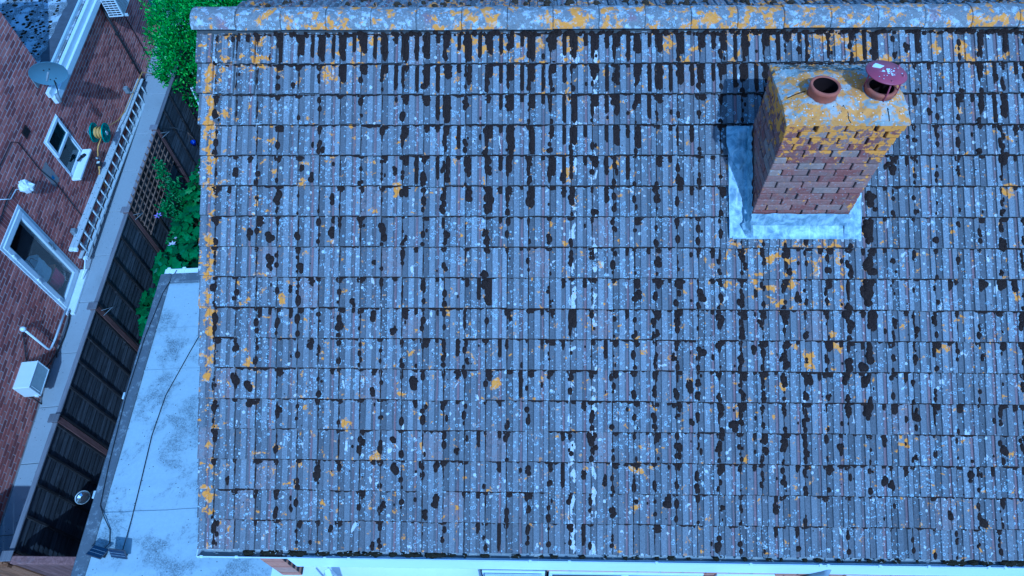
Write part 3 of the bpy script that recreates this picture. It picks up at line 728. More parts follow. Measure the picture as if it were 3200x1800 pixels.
def blob(x, s, r, asp=1.3, hh=.014):
    n = 8; i = len(ms.v); ln = r*2*asp
    for a in range(n+1):
        t = a/n; y = s + ln*(.5-t); w_ = r*math.sqrt(max(.01, 1-(2*t-1)**2))*rm.uniform(.94, 1.06)
        r_ = math.floor(y/GA); v_ = y/GA - r_; env = math.sqrt(max(0, 1-(2*t-1)**2))
        for q in (-1, -.6, 0, .6, 1):
            xx = x + q*w_; u_ = (xx/TW) % 1
            h = -.031*v_ + max(prof(u_), -.004); ms.v.append(tuple(RP(xx, y, h - .003 + (1-abs(q)**2.5)*hh*env*rm.uniform(.8, 1.2))))
    for a in range(n):
        for q in range(4):
            k0 = i + a*5 + q; ms.f.append((k0, k0+5, k0+6, k0+1)); ms.sm.append(len(ms.f)-1)
def bump_(v, a, b, soft=2.0):
    return 1/(1+math.exp(-(v-a)/soft*4)) * 1/(1+math.exp((v-b)/soft*4))
def clump(x, s, R_, n=4, hh=.018):
    blob(x, s, R_*.8, rm.uniform(.9, 1.5), hh)
    for _ in range(n):
        q = rm.uniform(.5, .85)*R_; an = rm.uniform(0, 6.283); blob(x + math.cos(an)*R_*.5, s + math.sin(an)*R_*1.1, q, rm.uniform(.8, 1.5), hh*rm.uniform(.6, 1.0))
def ribbon(x0, x1, st, dep):
    n = 9; i = len(ms.v); ph = rm.uniform(0, 99)
    for a in range(n+1):
        x = x0 + (x1-x0)*a/n; dd = dep*max(.45, .6 + 1.1*mn.noise(Vector((x*26, ph, 0))) + .5*mn.noise(Vector((x*70, ph, 4)))); u_ = (x/TW) % 1; h0 = max(prof(u_), -.004)
        for q, hh in ((0, .004), (.45, .007), (1, -.002)):
            y = st + .004 - dd*q; ms.v.append(tuple(RP(x, y, -.031*min(1, y/GA - math.floor(st/GA)) + h0 + hh)))
    for a in range(n):
        for q in range(2): k0 = i + a*3 + q; ms.f.append((k0, k0+1, k0+4, k0+3)); ms.sm.append(len(ms.f)-1)
colw = {c: rm.choice((.35, .5, .8, 1.0, 1.3, 2.2)) for c in range(-2, 48)}
for r in range(NROW):
    st = (NROW-r)*GA - .004          # upper end of the exposed tile
    for c in range(-1, 44):
        x0 = c*TW; cw1 = colw[c]
        heavy = [1.0, .90, .60, .46, .36, .24, .14, .09, .08, .08, .07, .07, .07, .06, .05, .03, .02][r]
        heavy *= bump_(c, 3.0 if r < 1 else 5.0 if r < 2 else 7.5, 25 if r < 2 else 21 if r < 4 else 18, 2.5)
        if r < 6 and 9 <= c <= 16: heavy = max(heavy, .85 - r*.10)
        if c > 24 and r < 3: heavy = max(heavy, .28 - r*.05)
        mid = (.15 + .15*bump_(c, 8, 44, 5) + (.04 if r > 8 else 0))
        if c > 29 and r < 4: mid += .14
        if 19 <= c <= 31 and 7 <= r <= 14: mid += .20
        mid *= .55 + .45*cw1
        if r > 14: mid *= .6
        for (u0, wd, pf) in ((.155, .058, 1.0), (.67, .042, .92), (.0, .034, .8)):
            if rm.random() < heavy*pf:
                ln = GA*min(.97, abs(rm.gauss(.66 if r == 0 else .52, .26)) + .12)
                moss_patch(ms, x0 + u0*TW, st, ln, wd*rm.uniform(.9, 1.25), .016, .22, 9, .18)
                if rm.random() < .45: moss_patch(ms, x0 + .08*TW, st, ln*rm.uniform(.3, .8), .06, .015, .5)
                if rm.random() < .3: clump(x0 + u0*TW, st - ln*rm.uniform(.4, 1), wd*.55, 2)
            elif rm.random() < mid*pf*.6:
                moss_patch(ms, x0 + u0*TW, st, GA*rm.uniform(.10, .42), wd*rm.uniform(.9, 1.7), .014, .8, 6)
        if rm.random() < .97: ribbon(x0, x0 + TW, st, rm.uniform(.018, .032) if r > 8 else rm.uniform(.012, .023) if r > 3 else rm.uniform(.012, .028))
        if rm.random() < .26 + mid*.7: moss_patch(ms, x0 + rm.uniform(-.008, .010), st, GA*rm.uniform(.08, .26), rm.uniform(.04, .10), .013, .92, 8, .08)
        if rm.random() < .85: moss_patch(ms, x0+.0025, st - GA*rm.uniform(0, .25), GA*rm.uniform(.4, .98), rm.uniform(.007, .016), .008, .4, 10, .6)
        for _ in range(rm.choice((1, 2, 2, 3, 4)) if rm.random() < .30 + mid*1.1 else 0):
            blob(x0 + rm.gauss(.002, .006), st - GA*rm.uniform(.12, .95), rm.uniform(.012, .030), rm.uniform(1.0, 1.9), .018)
        if rm.random() < mid*.55: clump(x0 + rm.choice((0, 0, .155, .67))*TW + rm.gauss(0, .006), st - GA*rm.uniform(.15, .85), rm.uniform(.022, .044), rm.randint(1, 3))
        if rm.random() < mid*.9: blob(x0 + TW*rm.choice((.16, .67, .12, .7)), st - GA*rm.uniform(.12, .9), rm.uniform(.008, .020), rm.uniform(1.0, 2.2))
        if rm.random() < .4: blob(x0 + TW*rm.uniform(.05, .95), st - GA*rm.uniform(.1, .9), rm.uniform(.003, .007), 1.1)
# thick growths right of and below the stack
for c, ra, rb_, wd in ((30, 5, 13, .10), (29, 7, 13, .07), (28, 8, 11, .045), (27, 11, 14, .06), (26, 8, 14, .06), (25, 7, 14, .055), (24, 7, 13, .06), (23, 7, 14, .055), (21, 9, 13, .05), (20, 9, 13, .055), (32, 9, 14, .05), (33, 8, 13, .045), (37, 6, 12, .05), (12, 3, 9, .06), (10, 4, 7, .05), (34, 1, 5, .06), (35, 0, 4, .05), (36, 3, 8, .05)):
    for r in range(ra, rb_):
        st = (NROW-r)*GA - .004
        for _ in range(2): clump(c*TW + rm.gauss(0, wd*.25), st - GA*rm.uniform(.1, .95), rm.uniform(.34, .6)*wd, 3, .022)
        if rm.random() < .6: moss_patch(ms, c*TW + rm.gauss(0, .006), st, GA*rm.uniform(.3, .8), wd*.6, .016, .4, 7)
for _ in range(95):
    r = rm.randint(4, 15); c = rm.randint(0, 40); clump(c*TW + rm.choice((0, .03, .13)), (NROW-r)*GA - GA*rm.uniform(.2, .85), rm.uniform(.026, .050), rm.randint(1, 4), .022)
# moss lodged below the ridge and on the verge joint
for _ in range(330):
    x = rm.uniform(.1, XR-.6); blob(x, SL - rm.uniform(-.004, .022), rm.uniform(.010, .030), rm.uniform(.5, 1.0), .018)
for _ in range(26):
    blob(-.2 + rm.gauss(0, .006), rm.uniform(.1, SL-.1), rm.uniform(.006, .016), rm.uniform(1.2, 2.4))
for x, s, q in ((-.06, SL-.045, .035), (.02, SL-.03, .03), (.11, SL-.04, .03), (-.17, .14, .022), (-.17, .05, .010), (-.165, .24, .016)): blob(x, s, q, 1.3 if q > .02 else 2.2)
tag(ms.build('moss', M['moss']), 'dark brown moss cushions trailing down the joints of the grey roof tiles', 'moss', kind='stuff')
# clumps and twigs on the back slope
bm = MB()
for _ in range(420):
    x, L = rm.uniform(-.2, XR-.3), rm.uniform(.15, 1.8); q = rm.uniform(.012, .045); p = bk(x, L, .062); i = len(bm.v)
    for a in range(3):
        for j in range(7):
            t = 6.283*j/7; k = (1, .7, .2)[a]*q*rm.uniform(.7, 1.2); bm.v.append(tuple(p + Vector((math.cos(t)*k, math.sin(t)*k*.7, (-.01, .012, .022)[a]))))
    for a in range(2):
        for j in range(7): bm.f.append((i+a*7+j, i+a*7+(j+1) % 7, i+a*7+7+(j+1) % 7, i+a*7+7+j))
    bm.f.append(tuple(i+14+j for j in range(7)))
tag(bm.build('ridge_moss', moss_mat('dry_moss', (.02, .014, .008), (.10, .075, .045))), 'dry brown moss clumps scattered on the far slope behind the ridge', 'moss', kind='stuff')
# gutter filling
gmb = MB(); x = .06
def gclump(mb, x, ln, rr):
    n = max(4, int(ln/.018)); i = len(mb.v)
    for a in range(n+1):
        t = a/n; e_ = math.sqrt(max(.03, 1-(2*t-1)**4)); r_ = rr*e_*rm.uniform(.8, 1.15); yc = -.004 + rm.gauss(0, .003)
        for j in range(9):
            an = math.pi*j/8; mb.v.append((x+ln*t, yc + math.cos(an)*r_, EZ-.083 + math.sin(an)*r_*.75*rm.uniform(.75, 1.2)))
    for a in range(n):
        for j in range(8): mb.f.append((i+a*9+j, i+a*9+j+1, i+(a+1)*9+j+1, i+(a+1)*9+j))
while x < XR-.3:
    heavy = x < 2.0 or 6.6 < x
    ln = rm.uniform(.08, .26) if heavy else rm.uniform(.03, .10)
    gclump(gmb, x, ln, rm.uniform(.026, .036) if heavy else rm.uniform(.014, .026)); x += ln + (rm.uniform(-.01, .09) if heavy else rm.uniform(.02, .22))
tag(gmb.build('gutter_moss', M['gmoss']), 'dark moss and silt clumps lying along the eaves gutter', 'moss', kind='stuff')
gl = MB()
for _ in range(260):
    x = rm.uniform(-.25, XR-.2); y = rm.uniform(-.035, .03); a = rm.uniform(0, 3.14); L = rm.uniform(.008, .026); z = EZ-.05 + rm.uniform(-.02, .01)
    gl.tube([(x, y, z), (x+L*math.cos(a), y+L*math.sin(a)*.6, z+.004)], rm.uniform(.0012, .003), 4, False)
for _ in range(150):   # pale sediment crust along the tile ends
    x = rm.uniform(-.25, XR-.2); L = rm.uniform(.02, .09); y = .018 + rm.gauss(0, .006)
    gl.hexa([Vector(q) for q in ((x, y-.012, EZ-.10), (x+L, y-.009, EZ-.10), (x+L*.9, y+.014, EZ-.10), (x, y+.012, EZ-.10), (x+.004, y-.008, EZ-.058), (x+L*.9, y-.006, EZ-.062), (x+L*.8, y+.010, EZ-.06), (x+.003, y+.010, EZ-.058))])
tag(gl.build('gutter_litter', plain('pale_litter', (.38, .37, .34), .9, .1, 0, .3, 40)), 'pale twigs and grit lying on the silt in the gutter', 'litter', kind='stuff')

# ------------------------------------------------------------------ neighbouring brick house
nb = empty('brick_house', 'neighbouring dark red brick house with glazed door and flat roofed rear wing', 'house', LLOC, LR)
TALL, TOP = 9.85, 5.6
openings = [(6.00, 6.98, 0.0, 2.11), (8.57, 9.34, 1.07, 2.10)]
wm = MB()
def wall_rects(s0, s1, z0, z1):
    xs = sorted({s0, s1, *[q for o in openings for q in o[:2] if s0 < q < s1]}); zs = sorted({z0, z1, *[q for o in openings for q in o[2:] if z0 < q < z1]})
    for a, b in zip(xs[:-1], xs[1:]):
        for c, d in zip(zs[:-1], zs[1:]):
            if any(o[0]-1e-6 <= a and b <= o[1]+1e-6 and o[2]-1e-6 <= c and d <= o[3]+1e-6 for o in openings): continue
            wm.quad((-.004, a, c), (-.004, b, c), (-.004, b, d), (-.004, a, d))
wall_rects(-3, TALL, -.1, TOP); wall_rects(TALL, 15.2, -.1, 2.30)
for o in openings:   # reveals
    a, b, c, d = o
    wm.quad((-.004, a, c), (-.004, a, d), (-.25, a, d), (-.25, a, c)); wm.quad((-.004, b, c), (-.25, b, c), (-.25, b, d), (-.004, b, d)); wm.quad((-.004, a, d), (-.004, b, d), (-.25, b, d), (-.25, a, d))
wm.quad((-.008, TALL, 2.3), (-8, TALL, 2.3), (-8, TALL, TOP), (-.008, TALL, TOP)); wm.quad((-.008, 15.2, -.1), (-8, 15.2, -.1), (-8, 15.2, 2.3), (-.008, 15.2, 2.3))
wm.quad((-.008, -3, TOP), (-.008, TALL, TOP), (-8, TALL, TOP), (-8, -3, TOP)); wm.quad((-.008, -3, -.1), (-.008, -3, TOP), (-8, -3, TOP), (-8, -3, -.1))
nwall = wm.build('wall', M['mortar'], nb)
ib = MB()   # dim rooms behind the panes
for a, b, c, d in openings:
    c2 = max(c-.02, .03); ib.quad((-.7, a-.6, c2-.0), (-.7, b+.6, c2), (-.7, b+.6, d+.2), (-.7, a-.6, d+.2)); ib.quad((-.7, a-.6, c2), (-.7, b+.6, c2), (-.012, b+.0, c2), (-.012, a, c2))
    ib.quad((-.7, a-.6, d+.2), (-.7, b+.6, d+.2), (-.25, b+.6, d+.2), (-.25, a-.6, d+.2)); ib.quad((-.7, a-.6, c2), (-.7, a-.6, d+.2), (-.25, a-.6, d+.2), (-.25, a-.6, c2)); ib.quad((-.7, b+.6, c2), (-.25, b+.6, c2), (-.25, b+.6, d+.2), (-.7, b+.6, d+.2))
ib.build('room', M['inside'], nb)
nbr = MB().bbox(-.06, 0, .007, .218, .007, .068, .002).mesh('brick', M['brick'])
half = MB().bbox(-.06, 0, .004, .105, .004, .069, .003).mesh('brick', M['brick'])
sol = MB().bbox(-.06, 0, .004, .069, .004, .217, .003).mesh('brick', M['brick'])
blist = []
for k in range(int(TOP/.075)):
    z = k*.075; s = -1.0 - (.1125 if k % 2 else 0); smax = TALL if z > 2.25 else 15.2
    if z > 4.6: continue
    while s < smax - .05:
        a, b = s, s + .221; segs = [(a, min(b, smax))]
        for o in openings + [(5.88, 7.10, 2.10, 2.325)]:
            if z + .06 > o[2] and z + .01 < o[3]:
                new = []
                for p, q in segs:
                    if q <= o[0] or p >= o[1]: new.append((p, q)); continue
                    if p < o[0]: new.append((p, o[0]))
                    if q > o[1]: new.append((o[1], q))
                segs = new
        for p, q in segs:
            if q - p > .02: blist.append((p, q, z))
        s += .225
def bvis(b): 
    P = LH(0, (b[0]+b[1])/2, b[2]+.035); return in_frame(P)
cand = [b for b in blist if bvis(b) and b[1]-b[0] > .2]; cand.sort(key=lambda b: dist_to_cam(LH(0, b[0]+.1, b[2])))
bsing = set(cand[:285]); bmass = MB()
for b in blist:
    if b in bsing: link('brick', nbr, nwall, (random.uniform(-.003, .002), b[0], b[2]))
    else:
        P = LH(0, (b[0]+b[1])/2, b[2])
        if not in_frame(P, .12): continue
        e_ = random.uniform(-.003, .002); bmass.bbox(-.06, e_, b[0]+.007, b[1]-.003, b[2]+.007, b[2]+.068, .002)
bmass.build('bricks_beyond', M['brick'], nwall, kind='stuff')
s = 5.89
while s < 7.07: link('brick', sol, nwall, (0, s, 2.105)); s += .0735
# door
dr_ = MB()
d0, d1, z0, z1 = 6.0, 6.98, .06, 2.11
FD0, FD1 = -.05, .012
for a, b, c, d in ((d0, d1, z1-.05, z1), (d0, d0+.05, z0, z1-.05), (d1-.05, d1, z0, z1-.05), (d0, d1, z0, z0+.06)): dr_.bbox(FD0, FD1, a, b, c, d, .004)
door = dr_.build('door', M['upvc'], nb)
le = MB()
a0, a1, c0, c1 = d0+.053, d1-.053, z0+.065, z1-.055
for a, b, c, d in ((a0, a1, c1-.105, c1), (a0, a1, c0, c0+.11), (a0, a0+.105, c0+.11, c1-.105), (a1-.105, a1, c0+.11, c1-.105)): le.bbox(-.03, .030, a, b, c, d, .006)
le.build('leaf_frame', M['upvc'], door)
MB().box(-.004, .004, a0+.105, a1-.105, c0+.11, c1-.105).build('pane', M['doorglass'], door)
bd = MB()
for a, b, c, d in ((a0+.105, a1-.105, c1-.117, c1-.105), (a0+.105, a1-.105, c0+.11, c0+.122), (a1-.117, a1-.105, c0+.122, c1-.117), (a0+.105, a0+.117, c0+.122, c1-.117)): bd.box(.005, .022, a, b, c, d)
bd.build('bead', M['wpaint'], door)
for zc in (.38, 1.05, 1.78): MB().bbox(.028, .060, d0+.035, d0+.075, zc-.05, zc+.05, .006).build('hinge', M['wpaint'], door)
hd = MB(); hd.bbox(.030, .042, a1-.075, a1-.040, .92, 1.16, .004); hd.tube([(.042, a1-.057, 1.08), (.085, a1-.057, 1.08), (.088, a1-.16, 1.07)], .010, 8); hd.build('handle', M['alud'], door)
MB().bbox(-.05, .155, d0-.05, d1+.05, -.0, z0-.002, .008).build('sill', M['upvc'], door)
tr_ = MB(); tr_.box(.0, .010, d1, d1+.018, z0, z1); tr_.build('edge_trim', M['upvc'], door)
# window
wn = MB(); d0, d1, z0, z1 = 8.57, 9.34, 1.12, 2.10
for a, b, c, d in ((d0, d1, z1-.055, z1), (d0, d0+.055, z0, z1-.055), (d1-.055, d1, z0, z1-.055), (d0, d1, z0, z0+.055), (d0+.055, d1-.055, 1.63, 1.69)): wn.bbox(-.05, .006, a, b, c, d, .004)
win = wn.build('window', M['upvc'], nb)
sa = MB()
for a, b, c, d in ((d0+.02, d1-.02, z1-.075, z1-.015), (d0+.02, d1-.02, 1.645, 1.705), (d0+.02, d0+.085, 1.705, z1-.075), (d1-.085, d1-.02, 1.705, z1-.075)): sa.bbox(.007, .042, a, b, c, d, .006)
sash = sa.build('sash', M['upvc'], win)
MB().box(.012, .018, d0+.085, d1-.085, 1.705, z1-.075).build('pane', M['glass'], win)
MB().box(-.022, -.016, d0+.055, d1-.055, z0+.055, 1.63).build('pane', M['glass'], win)
MB().bbox(-.05, .17, d0-.04, d1+.05, z0-.055, z0-.004, .008).build('sill', M['wpaint'], win)
MB().bbox(-.05, .012, d1, d1+.02, z0, z1, .003).build('edge_trim', M['wpaint'], win)
lt = MB(); lt.tube([(.06, 8.96, 1.20), (.075, 9.13, 1.16)], .022, 8); lt.tube([(.075, 9.12, 1.16), (.10, 9.20, 1.13)], .034, 10); sp_ = tag(lt.build('security_light', M['black'], None, loc=LLOC, rot=(0, 0, LR)), 'small black spotlight fixed over the sill of the small window', 'light')
MB().box(-.6, -.595, 8.6, 9.3, 1.1, 1.6).build('blind', M['curtain'], win)
# rear wing: flat roof, kerb, gutter, fascia
fr = MB(); fr.box(-7.9, -.03, TALL+.012, 15.25, 2.3, 2.50); froof = fr.build('flat_roof', M['feltg'], nb)
MB().grid(lambda u, v: Vector((-.40 - .10*mn.noise(Vector((v*22, 0, 0))) + u*(.29 + .10*mn.noise(Vector((v*22, 0, 0)))), TALL+.02+v*5.3, 2.506)), 1, 60).build('edge_felt', plain('bare_edge_felt', (.085, .085, .095), .9, .2, 0, .25, 9), froof)
wmo = MB(); rw = random.Random(8)
for _ in range(420):
    x, y, q = -.5 - abs(rw.gauss(.0, 1.1)), TALL + .1 + rw.random()*4.6, rw.uniform(.012, .05); i = len(wmo.v)
    for a in range(3):
        for j in range(7):
            t = 6.283*j/7; k = (1, .75, .25)[a]*q*rw.uniform(.7, 1.2); wmo.v.append((x+k*math.cos(t), y+k*math.sin(t), (2.498, 2.51, 2.518)[a]))
    for a in range(2):
        for j in range(7): wmo.f.append((i+a*7+j, i+a*7+(j+1) % 7, i+a*7+7+(j+1) % 7, i+a*7+7+j))
    wmo.f.append(tuple(i+14+j for j in range(7)))
tag(wmo.build('flat_roof_moss', M['gmoss'], None, loc=LLOC, rot=(0, 0, LR)), 'dark moss tufts dotted over the felt of the rear wing roof', 'moss', kind='stuff')
MB().bbox(-.115, -.07, TALL-.0, 15.3, 2.505, 2.575, .006).build('kerb_trim', M['alu'], froof)
MB().box(-.069, .012, TALL-.25, 15.3, 2.42, 2.455).build('gutter_floor', M['black'], froof)
fb_ = MB(); fb_.bbox(.013, .085, TALL-.38, 15.3, 2.405, 2.53, .006); fb_.bbox(.055, .135, TALL-.38, 15.3, 2.26, 2.40, .006); fb_.build('fascia', M['upvc'], froof)
# drain pipe, cables, vent, patch
def pipe(name, pts, r, mat, parent=nb, seg=8): return MB().tube(pts, r, seg).build(name, mat, parent)
pipe('drainpipe', [(.045, 12.90, 2.25), (.045, 12.90, .02)], .024, M['black'])
for z in (.6, 1.4): MB().bbox(.0, .075, 12.865, 12.935, z-.015, z+.015, .003).build('pipe_clip', M['black'], nb)
pipe('cable', [(.012, 13.68, 2.1), (.012, 13.70, 1.2), (.012, 13.74, .1)], .010, M['black'])
pipe('cable', [(.008, 6.2, 2.72), (.008, 7.3, 2.77), (.008, 7.90, 2.76), (.010, 8.02, 2.63), (.008, 8.0, 1.95), (.009, 8.10, 1.5), (.008, 8.06, .65), (.008, 8.07, .1)], .008, M['black'])
pipe('cable', [(.008, 5.2, 2.3), (.008, 6.4, 2.32), (.008, 6.95, 2.37), (.01, 7.2, 2.34)], .010, M['black'])
vt = MB(); vt.bbox(.0, .012, 8.25, 8.47, 2.48, 2.65, .003); vent = vt.build('air_vent', M['pvent'], nb)
for k in range(6): MB().box(.0125, .018, 8.265, 8.455, 2.495+k*.025, 2.505+k*.025).build('vent_slat', M['black'], vent)
pm = MB()
pm.grid(lambda u, v: Vector((.0045, 8.0+.26*u+.03*mn.noise(Vector((v*6, u*4, 0))), 1.42+.48*v+.03*mn.noise(Vector((u*6, v*5, 3))))), 8, 10); pt = pm.build('render_patch', M['patch'], nb)
pm = MB(); pm.grid(lambda u, v: Vector((.0075, 8.10+.075*u+.012*mn.noise(Vector((v*9, u*9, 0))), 1.54+.085*v+.012*mn.noise(Vector((u*9, v*9, 3))))), 5, 5); pm.build('blue_mark', M['patchb'], pt)
op = MB(); op.tube([(.10, 4.995, 1.09), (.10, 5.0, .37), (.10, 5.02, .315), (.10, 5.08, .285), (.10, 5.25, .26), (.09, 5.92, .22)], .019, 10)
op = op.build('overflow_pipe', M['upvc'], nb)
MB().lathe([(.001, -.05), (.03, -.042), (.048, -.015), (.048, .015), (.03, .042), (.001, .05)], Matrix.Translation((.10, 4.99, 1.10)), 16).build('pipe_cap', M['upvc'], op)
pipe('cable', [(.012, 5.01, .95), (.012, 4.85, .85), (.012, 4.6, .66)], .008, M['black'])
pipe('ground_cable', [(.07, 6.03, .06), (.09, 5.75, .03), (.09, 5.43, .03), (.07, 5.1, .05), (.05, 4.8, .15), (.10, 4.6, .3)], .013, M['black'])
pipe('ground_cable', [(.02, 5.25, .32), (.09, 5.2, .29), (.12, 5.1, .15), (.08, 5.0, .04)], .011, M['black'])

# ------------------------------------------------------------------ things on the neighbour's wall
def wall_thing(name, label, cat, d, s, z, group=None): 
    o = empty(name, label, cat, LH(d, s, z), LR, group); return o
# satellite dish
sat = wall_thing('satellite_dish', 'grey oval satellite dish on the brick corner below the flat roof', 'satellite dish', 0, 9.45, 2.62)
nrm = Vector((.25, -.95, -.10)).normalized(); q = nrm.to_track_quat('Z', 'Y').to_matrix().to_4x4()
ds = Matrix.Translation((.34, .0, .36)) @ q
db = MB()
def dpt(u, v, off=0):
    a = 2*math.pi*u; return ds @ Vector((.325*v*math.cos(a), .27*v*math.sin(a), .055*v*v - .05 + off))
db.grid(lambda u, v: dpt(u, max(v, .001)), 44, 8); db.grid(lambda u, v: dpt(u, max(v, .001), -.012), 44, 8); db.grid(lambda u, v: dpt(u, 1.0, -.012*v), 44, 1)
db.build('reflector', M['dish'], sat)
for x, y in ((-.05, .06), (.05, .06), (-.05, -.16), (.05, -.16)): MB().lathe([(.012, 0), (.012, .008), (.001, .010)], ds @ Matrix.Translation((x, y, -.047+.055*(x*x+y*y)/.1)), 8).build('bolt', M['black'], sat)
tip = ds @ Vector((0, -.30, .33)); rootp = ds @ Vector((0, -.19, -.02))
MB().tube([rootp, ds @ Vector((0, -.30, .12)), tip], .011, 8).build('feed_arm', M['black'], sat)
dirv = (ds @ Vector((0, 0, 0)) - tip).normalized()
MB().tube([tip - dirv*.05 + Vector((0, 0, -.05)), tip + Vector((0, 0, -.0)), tip + dirv*.05 + Vector((0, 0, .03))], [.030, .034, .038], 12).build('lnb', M['grey'], sat)
MB().tube([(.0, .02, .2), (.22, .02, .2), ds @ Vector((0, 0, -.06))], .02, 10).build('mount_arm', M['grey'], sat)
MB().bbox(.0, .02, -.06, .10, .1, .3, .004).build('wall_plate', M['grey'], sat)
# air conditioner
ac = wall_thing('air_conditioner', 'white air conditioning unit on wall brackets at the flat roof edge', 'air conditioner', 0, 12.95, 1.75)
MB().bbox(.12, .44, -.12, .78, .12, .72, .012).build('casing', M['upvc'], ac)
for k in range(14): MB().box(.441, .448, -.08 + k*.02*0, .35, .17+k*.037, .188+k*.037).build('grille_slat', M['grey'], ac)
for j in range(3):
    for k in range(9): MB().box(.15+j*.095, .232+j*.095, -.128, -.121, .17+k*.056, .196+k*.056).build('louvre', M['black'], ac)
for yy in (-.02, .65): MB().bbox(.0, .50, yy, yy+.04, .06, .118, .004).build('bracket', M['alu'], ac)
# ladder stored on edge along the wall
ld = wall_thing('ladder', 'long aluminium extension ladder hung sideways along the brick wall', 'ladder', 0, 7.15, 0)
def lad(s, d, dz): return Vector((d, s, .62 - (s)*.0585 + dz))
Ls = 5.5
def beam(d0, d1, za, zb, name):
    b = MB(); n = 1
    p = [lad(0, d0, za), lad(0, d1, za), lad(Ls, d1, za), lad(Ls, d0, za), lad(0, d0, zb), lad(0, d1, zb), lad(Ls, d1, zb), lad(Ls, d0, zb)]; b.hexa(p); return b.build(name, M['alu'], ld)
beam(.05, .115, -.02, 0, 'stile'); beam(.125, .19, -.03, -.01, 'stile'); beam(.05, .115, -.36, -.335, 'stile'); beam(.165, .225, -.36, -.335, 'stile')
beam(.116, .1245, -.028, -.006, 'channel')
for k in range(18):
    s_ = .18 + k*.30
    if s_ < Ls: 
        MB().tube([lad(s_, .16, -.02), lad(s_-.04, .195, -.345)], .016, 8).build('rung', M['alu'], ld)
        MB().tube([lad(s_+.12, .08, -.01), lad(s_+.12, .08, -.345)], .016, 8).build('rung', M['alu'], ld)
        for dd in (.083, .158):
            MB().lathe([(.013, 0), (.013, .008), (.0008, .012)], Matrix.Translation(lad(s_ + (.12 if dd < .1 else 0), dd, 0 if dd < .1 else -.01)), 8).build('rivet', M['alud'], ld)
for dz, dd in ((-.03, .085), (-.05, .16), (-.34, .2)): MB().bbox(dd-.04, dd+.04, -.06, .02, .62+dz-.03, .62+dz+.03, .01).build('foot', M['upvc'], ld)
MB().tube([lad(.1, .2, -.34), lad(-.05, .22, -.30), lad(-.25, .2, -.42), lad(-.45, .15, -.5)], .012, 7).build('rope', M['wpaint'], ld)
for s_, z_, nm in ((11.98, .50, 'far end of the ladder'), (7.55, .60, 'door end of the ladder')):
    t = wall_thing('wall_socket', 'grey box bracket on the brick wall at the '+nm, 'box', 0, s_, z_); MB().bbox(0, .09, -.05, .05, -.06, .09, .008).build('case', M['grey'], t); MB().bbox(.0, .16, -.02, .02, -.09, -.061, .004).build('arm', M['grey'], t)
# hose reel
hr = wall_thing('hose_reel', 'green hose reel with yellow hose fixed to the brick wall', 'hose reel', 0, 9.93, 1.08)
ax = Matrix.Translation((0, 0, 0)) @ Euler((0, R(90+8), 0)).to_matrix().to_4x4()
def disc(dist, name):
    m = ax @ Matrix.Translation((0, 0, dist)); b = MB(); b.lathe([(.001, .012), (.06, .012), (.07, .004), (.185, .004), (.20, .016), (.212, .012), (.212, -.010), (.20, -.012), (.001, -.006)], m, 36)
    o = b.build(name, M['green'], hr)
    for k in range(7):
        a = 2*math.pi*k/7; MB().lathe([(.036, .0052), (.033, .010), (.0008, .0065)], m @ Matrix.Translation((.128*math.cos(a), .128*math.sin(a), 0)), 10).build('recess', M['dgreen'], o)
disc(.08, 'flange'); disc(.31, 'flange')
MB().lathe([(.085, .085), (.085, .30)], ax, 20).build('drum', M['green'], hr)
hc = MB()
for k in range(9):
    r_ = .098 + .012*(k % 3); z_ = .11 + .02*k; hc.tube([ax @ Vector((r_*math.cos(t*.35), r_*math.sin(t*.35), z_+.002*math.sin(t*2))) for t in range(19)], .010, 6, True, False)
hc.build('hose_coil', M['hose'], hr)
MB().tube([ax @ Vector((0, 0, -.01)), ax @ Vector((0, 0, .36))], .03, 12).build('axle', M['grey'], hr)
MB().bbox(-.0, .03, -.10, .10, -.10, .10, .006).build('wall_plate', M['grey'], hr)
hk = MB(); hk.bbox(-.05, .05, -.012, .012, .318, .335, .004, ax); hk.build('crank', M['upvc'], hr)
gh = MB(); gh.tube([LH(*p) for p in ((.22, 9.80, 1.0), (.16, 9.66, .93), (.12, 9.60, .85), (.10, 9.57, .78), (.09, 9.53, .75))], .012, 8)
gh.tube([LH(*p) for p in ((.10, 9.36, .66), (.09, 9.28, .56), (.05, 9.22, .47), (.04, 9.22, .35), (.10, 9.1, .05))], .012, 8)
gh.tube([LH(*p) for p in ((.28, 10.12, 1.08), (.22, 10.4, .85), (.20, 10.75, .66), (.18, 11.2, .52), (.15, 11.9, .42), (.14, 12.5, .36), (.14, 12.85, .33), (.30, 13.1, .05))], .011, 8)
tag(gh.build('garden_hose', M['hose']), 'thin yellow hose running from the green reel over the ladder', 'hose')
tp_ = wall_thing('garden_tap', 'wall tap with black water timer below the green hose reel', 'tap', 0, 9.50, .74)
MB().tube([(0, 0, 0), (.10, 0, 0), (.12, 0, -.05)], .014, 8).build('spout', M['alud'], tp_)
MB().bbox(.07, .12, -.06, -.045, .02, .06, .003).build('lever', M['alu'], tp_); MB().tube([(.09, 0, .0), (.09, -.04, .045)], .010, 6).build('valve', M['alud'], tp_)
MB().bbox(.065, .165, -.17, -.07, -.10, -.02, .008).build('timer_case', M['black'], tp_); MB().box(.09, .15, -.15, -.09, -.0195, -.016).build('timer_screen', M['cream'], tp_)
MB().tube([(.11, -.15, -.09), (.105, -.16, -.14)], .020, 8).build('connector', M['hose'], tp_)
